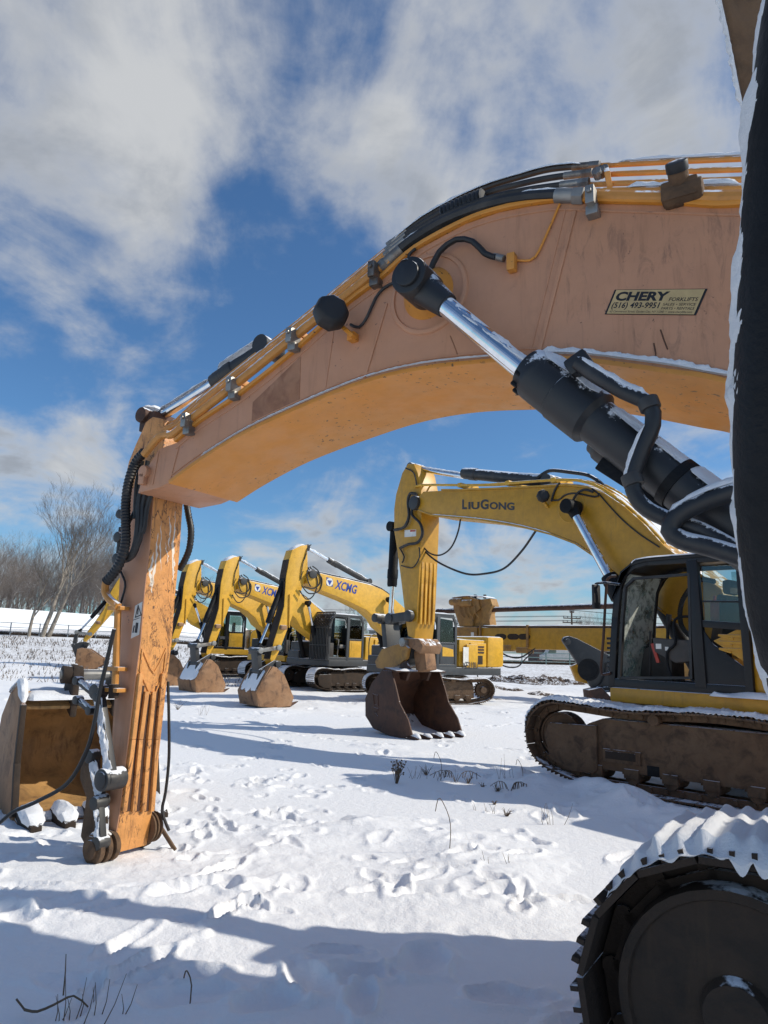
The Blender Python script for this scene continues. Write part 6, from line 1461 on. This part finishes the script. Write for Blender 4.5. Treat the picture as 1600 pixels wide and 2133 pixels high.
def gz_np(X,Y):
    d=np.hypot(X,Y); k=np.clip((0.02-X/np.maximum(d,.01))/0.4,0,1); k=k*k*(3-2*k); s=.015+.025*k
    e=np.maximum(d-20,0); e=e-4*(1-np.exp(-e/4)); e=np.where(d>120,96+(d-120)*.15,e)
    return np.where(d<20,0,s*e)
def dimples():
    D=[]  # px,py, length, width, angle(world), depth, rim
    for px,py,L,w,a,dp in ((455,1822,.65,.12,66,.12),(468,1915,.38,.11,74,.11),(285,2020,.55,.11,58,.06),(545,1868,.22,.13,20,.09),(400,1935,.2,.13,0,.04),(210,1905,.30,.07,45,.03),(520,1890,.12,.08,10,.06),(640,1660,.3,.16,25,.05),(600,1640,.35,.18,30,.06),(560,1690,.32,.15,20,.06),(700,1640,.22,.15,0,.07),(745,1625,.25,.15,10,.06),(480,1780,.4,.14,30,.05),(390,1650,.3,.2,10,.06),(850,1800,.3,.12,20,.05),(760,1790,.2,.15,0,.05),(1040,1870,.25,.2,30,.06),(880,1870,.4,.14,10,.05),(760,2030,.35,.16,0,.07),(700,1990,.3,.12,10,.05),(880,2000,.4,.25,60,.07),(1010,1780,.2,.2,0,.05),(820,1840,.2,.2,0,.05),(960,1790,.3,.15,45,.05),(420,1720,.35,.15,15,.05),(330,1860,.5,.09,5,.03),(430,1850,.4,.10,5,.03),(60,1850,.5,.1,0,.04),(1100,1890,.18,.12,0,.06),(1085,1905,.14,.1,40,.06),(620,1740,.4,.15,35,.04),(560,1760,.3,.14,60,.05),(700,1720,.35,.2,10,.05),(380,2080,.4,.2,15,.05),(560,2090,.35,.18,30,.06),(1060,2080,.4,.2,0,.05)):
        g=ground(px,py); D.append((g.x,g.y,L,w,R_(a),dp))
    r=random.Random(23)
    for k in range(26):
        g=ground(r.uniform(330,1150),r.uniform(1600,1880)); D.append((g.x,g.y,r.uniform(.22,.5),r.uniform(.09,.2),r.uniform(.3,2.2),r.uniform(.018,.045)))
    for k in range(12):
        g=ground(r.uniform(340,520),r.uniform(1600,1800)); D.append((g.x,g.y,r.uniform(.16,.34),r.uniform(.08,.15),r.uniform(.3,2.2),r.uniform(.03,.07)))
    r=random.Random(11)
    for k in range(300):
        d=r.uniform(4,24); a=r.uniform(-.55,.45)
        D.append((d*math.sin(a),d*math.cos(a),r.uniform(.2,.5),r.uniform(.10,.2),r.uniform(0,3.1),r.uniform(.03,.08)))
    return D
def build_ground():
    na=760; a=np.radians(np.linspace(-46,44,na)); rr=[2.0]
    while rr[-1]<45: rr.append(rr[-1]*1.0052)
    while rr[-1]<400: rr.append(rr[-1]*1.03)
    rr+= [600,1000,2000,4500]
    rr=np.array(rr); A,Rr=np.meshgrid(a,rr); X=Rr*np.sin(A); Y=Rr*np.cos(A)
    def height(X,Y):
        d=np.hypot(X,Y); Z=gz_np(X,Y)
        near=np.clip((70-d)/50,0,1); vn=np.clip((32-d)/20,0,1)
        Z=Z+near*(.16*fbm(X,Y,.30,3,1,.4)+np.clip((d-1.5)/5,.35,1)*.060*fbm(X,Y,1.0,4,5,.42)+.012*np.abs(fbm(X,Y,2.6,4,15,.5)))-.02*near
        # drifts: elongated ridges
        Z=Z+vn*np.clip((d-2)/6,.2,1)*(.035*fbm(X*1.0+Y*.35,(Y-.3*X)*2.2,.9,4,21,.55))
        Z=Z+np.clip((16-d)/9,0,1)*(.006*fbm(X,Y,9,3,33,.6)+.016*np.clip(fbm(X,Y,4.0,3,61,.5)-.08,0,1))
        # heaped ridge between the stick and the right-hand machine
        g=[(ground(px,py)) for px,py in ((400,1600),(470,1610),(560,1650),(640,1680),(760,1730))]
        for p,q in zip(g,g[1:]):
            ex,ey=q.x-p.x,q.y-p.y; L2=ex*ex+ey*ey; t=np.clip(((X-p.x)*ex+(Y-p.y)*ey)/L2,0,1); dd=np.hypot(X-p.x-t*ex,Y-p.y-t*ey)
            Z=Z+.035*np.exp(-(dd/.35)**2)*(1+1.2*fbm(X,Y,2.2,3,44))
        g=[ground(px,py) for px,py in ((1075,1625),(1130,1645),(1215,1655),(1320,1690),(1440,1722),(1560,1745))]
        for p,q in zip(g,g[1:]):
            ex,ey=q.x-p.x,q.y-p.y; L2=ex*ex+ey*ey; t=np.clip(((X-p.x)*ex+(Y-p.y)*ey)/L2,0,1); dd=np.hypot(X-p.x-t*ex,Y-p.y-t*ey)
            Z=np.maximum(Z,Z*.3+.17*np.exp(-(dd/.45)**2)*(1+.9*fbm(X,Y,1.6,3,44)))
        return Z
    Z=height(X,Y)
    for (cx,cy,L,w,an,dp) in dimples():
        m=(np.abs(X-cx)<L+.4)&(np.abs(Y-cy)<L+.4)
        if not m.any(): continue
        x=X[m]-cx; y=Y[m]-cy; u=x*math.cos(an)+y*math.sin(an); v=-x*math.sin(an)+y*math.cos(an)
        jit=1+.5*fbm(X[m],Y[m],7,2,9)
        q=np.sqrt((u/(L*.5))**2+(v/(w*.5))**2)*jit
        Z[m]+= -dp*np.clip(1.15-q,0,1)**.7 + min(dp*.38,.022)*np.exp(-((q-1.32)/.28)**2)
    # keep it level under tracks
    nv=X.size; co=np.stack([X,Y,Z],-1).reshape(-1,3)
    nr=len(rr); i=np.arange(nr-1)[:,None]*na+np.arange(na-1)[None,:]
    F=np.stack([i,i+na,i+na+1,i+1],-1).reshape(-1,4)[:, ::-1]
    # behind the camera: a coarse fan joined as its own region of the same sheet
    a2=np.radians(np.linspace(44,314,120)); r2=np.array([2.0,3,4,6,9,14,22,40,80,160,400,1000,4500]); A2,R2=np.meshgrid(a2,r2); X2=R2*np.sin(A2);Y2=R2*np.cos(A2); Z2=height(X2,Y2)
    co2=np.stack([X2,Y2,Z2],-1).reshape(-1,3); i2=nv+np.arange(len(r2)-1)[:,None]*120+np.arange(119)[None,:]
    F2=np.stack([i2,i2+120,i2+121,i2+1],-1).reshape(-1,4)[:, ::-1]
    a3=np.radians(np.linspace(0,360,97)[:-1]); co3=[(0,0,-.03)]+[(2.04*math.sin(t),2.04*math.cos(t),-.012) for t in a3]
    b=nv+len(co2); F3=[(b,b+1+(k+1)%96,b+1+k) for k in range(96)]
    V=np.concatenate([co,co2,np.array(co3)]); 
    me=bpy.data.meshes.new('snow_ground'); me.from_pydata(V.tolist(),[],F.tolist()+F2.tolist()+F3)
    me.polygons.foreach_set('use_smooth',[True]*len(me.polygons)); me.materials.append(MATS['snow_ground'])
    o=bpy.data.objects.new('ground',me); col.objects.link(o); tag(o,kind='structure',label='snow covered yard with footprints and tyre ruts')
    return o
build_ground()

# ================================================================== sky and sun
SUN_D=Vector((.998,-.06,0)).normalized(); EL=R_(38)
sl=bpy.data.lights.new('sun','SUN'); sl.energy=3.85; sl.angle=R_(.55); sl.color=(1,.93,.80)
so=bpy.data.objects.new('sun',sl); col.objects.link(so)
dv=Vector((SUN_D.x*math.cos(EL),SUN_D.y*math.cos(EL),math.sin(EL))); so.rotation_euler=dv.to_track_quat('Z','Y').to_euler(); so.location=dv*60
w=bpy.data.worlds.new('World'); scene.world=w; w.use_nodes=True
class WT(NT):
    def __init__(s,w): s.t=w.node_tree; s.n=s.t.nodes; s.l=s.t.links
t=WT(w); bg=t.n['Background']
sky=t.add('ShaderNodeTexSky'); sky.sky_type='NISHITA'; sky.sun_disc=False; sky.sun_elevation=EL
sky.sun_rotation=math.atan2(SUN_D.x,SUN_D.y); sky.air_density=1.0; sky.dust_density=.6; sky.ozone_density=1.2
tc=t.add('ShaderNodeTexCoord'); D=tc.outputs['Generated']
sx=t.add('ShaderNodeSeparateXYZ'); t.link(D,sx.inputs[0])
zz=t.math('ADD',t.math('MAXIMUM',sx.outputs['Z'],0.0),.34)
cx=t.math('DIVIDE',sx.outputs['X'],zz); cy=t.math('DIVIDE',sx.outputs['Y'],zz)
cb=t.add('ShaderNodeCombineXYZ'); t.link(cx,cb.inputs[0]); t.link(cy,cb.inputs[1])
C=cb.outputs[0]
n1=t.noise(t.mapping(C,(1.0,.62,1),(0,0,.35)),2.6,11,.58,.7)
n2=t.noise(C,8.0,7,.58,.2)
dens=t.math('ADD',t.math('ADD',t.math('MULTIPLY',t.math('SUBTRACT',n1,.5),2.0),.5),t.math('MULTIPLY',t.math('SUBTRACT',n2,.5),.85))
# where cloud banks and clear gaps lie, as directions on the sky
blobs=[(120,150,.26,.30),(330,260,.22,.26),(470,120,.16,.10),(830,120,.24,.50),(900,330,.15,.34),(1350,160,.30,.55),(1480,300,.18,.45),(330,520,.16,.22),(430,640,.10,.20),(120,420,.16,.14),
 (60,930,.13,.32),(190,960,.10,.28),(60,1020,.12,.25),(90,740,.05,.16),(210,790,.05,.14),(300,770,.07,.16),(640,1030,.13,.22),(560,1110,.12,.20),(1160,1170,.13,.30),(1050,1110,.10,.16),(1000,1000,.10,.12),(900,1270,.09,.22),(1420,880,.10,.30),(720,1250,.15,.25),(1150,1290,.14,.25),(1500,1230,.1,.2),(760,880,.09,.08),(100,1150,.08,.15),
 (620,560,.13,-.34),(560,330,.09,-.16),(170,640,.13,-.30),(60,660,.12,-.20),(600,820,.12,-.22),(620,900,.12,-.16),(850,950,.10,-.20),(1130,930,.10,-.25),(1000,230,.08,-.20),(1110,260,.10,-.26),(640,60,.08,-.22),(1180,80,.07,-.20),(330,1010,.08,-.25),(140,850,.05,-.15),(480,1140,.06,-.1),(80,1095,.05,-.16),(1230,1000,.09,-.25),(230,1120,.06,-.1),(1000,1230,.05,-.1)]
acc=dens
for px,py,s,wt in blobs:
    d=ray(px,py).normalized()
    vm=t.add('ShaderNodeVectorMath',_operation='DOT_PRODUCT'); t.link(D,vm.inputs[0]); vm.inputs[1].default_value=d
    g=t.ramp(vm.outputs['Value'],math.cos(s*1.6),1.0,0,wt*(.38 if wt>0 else .80))
    acc=t.math('ADD',acc,g)
mask=t.ramp(acc,.38,1.06,0,.95)
thick=t.ramp(acc,.70,1.10)
shade=t.ramp(t.noise(t.mapping(C,(1,1,1),(0,0,1.1)),3.0,8,.58,.4),.40,.64)
cc=t.mix(t.math('MULTIPLY',t.math('SUBTRACT',1.0,shade),t.ramp(thick,0,1,.12,.62)),(.86,.88,.90),(.26,.32,.42))
gain=t.add('ShaderNodeMix',_data_type='RGBA'); gain.blend_type='MULTIPLY'; gain.inputs[0].default_value=1
t.link(sky.outputs[0],gain.inputs[6]); gain.inputs[7].default_value=(.062,.096,.126,1)
SKYK=1.0
cm=t.add('ShaderNodeMix',_data_type='RGBA'); cm.blend_type='MULTIPLY'; cm.inputs[0].default_value=1
t.link(cc,cm.inputs[6]); cm.inputs[7].default_value=(.70,.70,.70,1)
fin=t.mix(mask,gain.outputs[2],cm.outputs[2])
t.link(fin,bg.inputs['Color']); bg.inputs['Strength'].default_value=SKYK
scene.view_settings.view_transform='Standard'; scene.view_settings.look='None'; scene.view_settings.exposure=0.0; scene.view_settings.gamma=1
try: scene.cycles.use_denoising=True
except Exception: pass
scene.cycles.max_bounces=8; scene.cycles.transparent_max_bounces=16
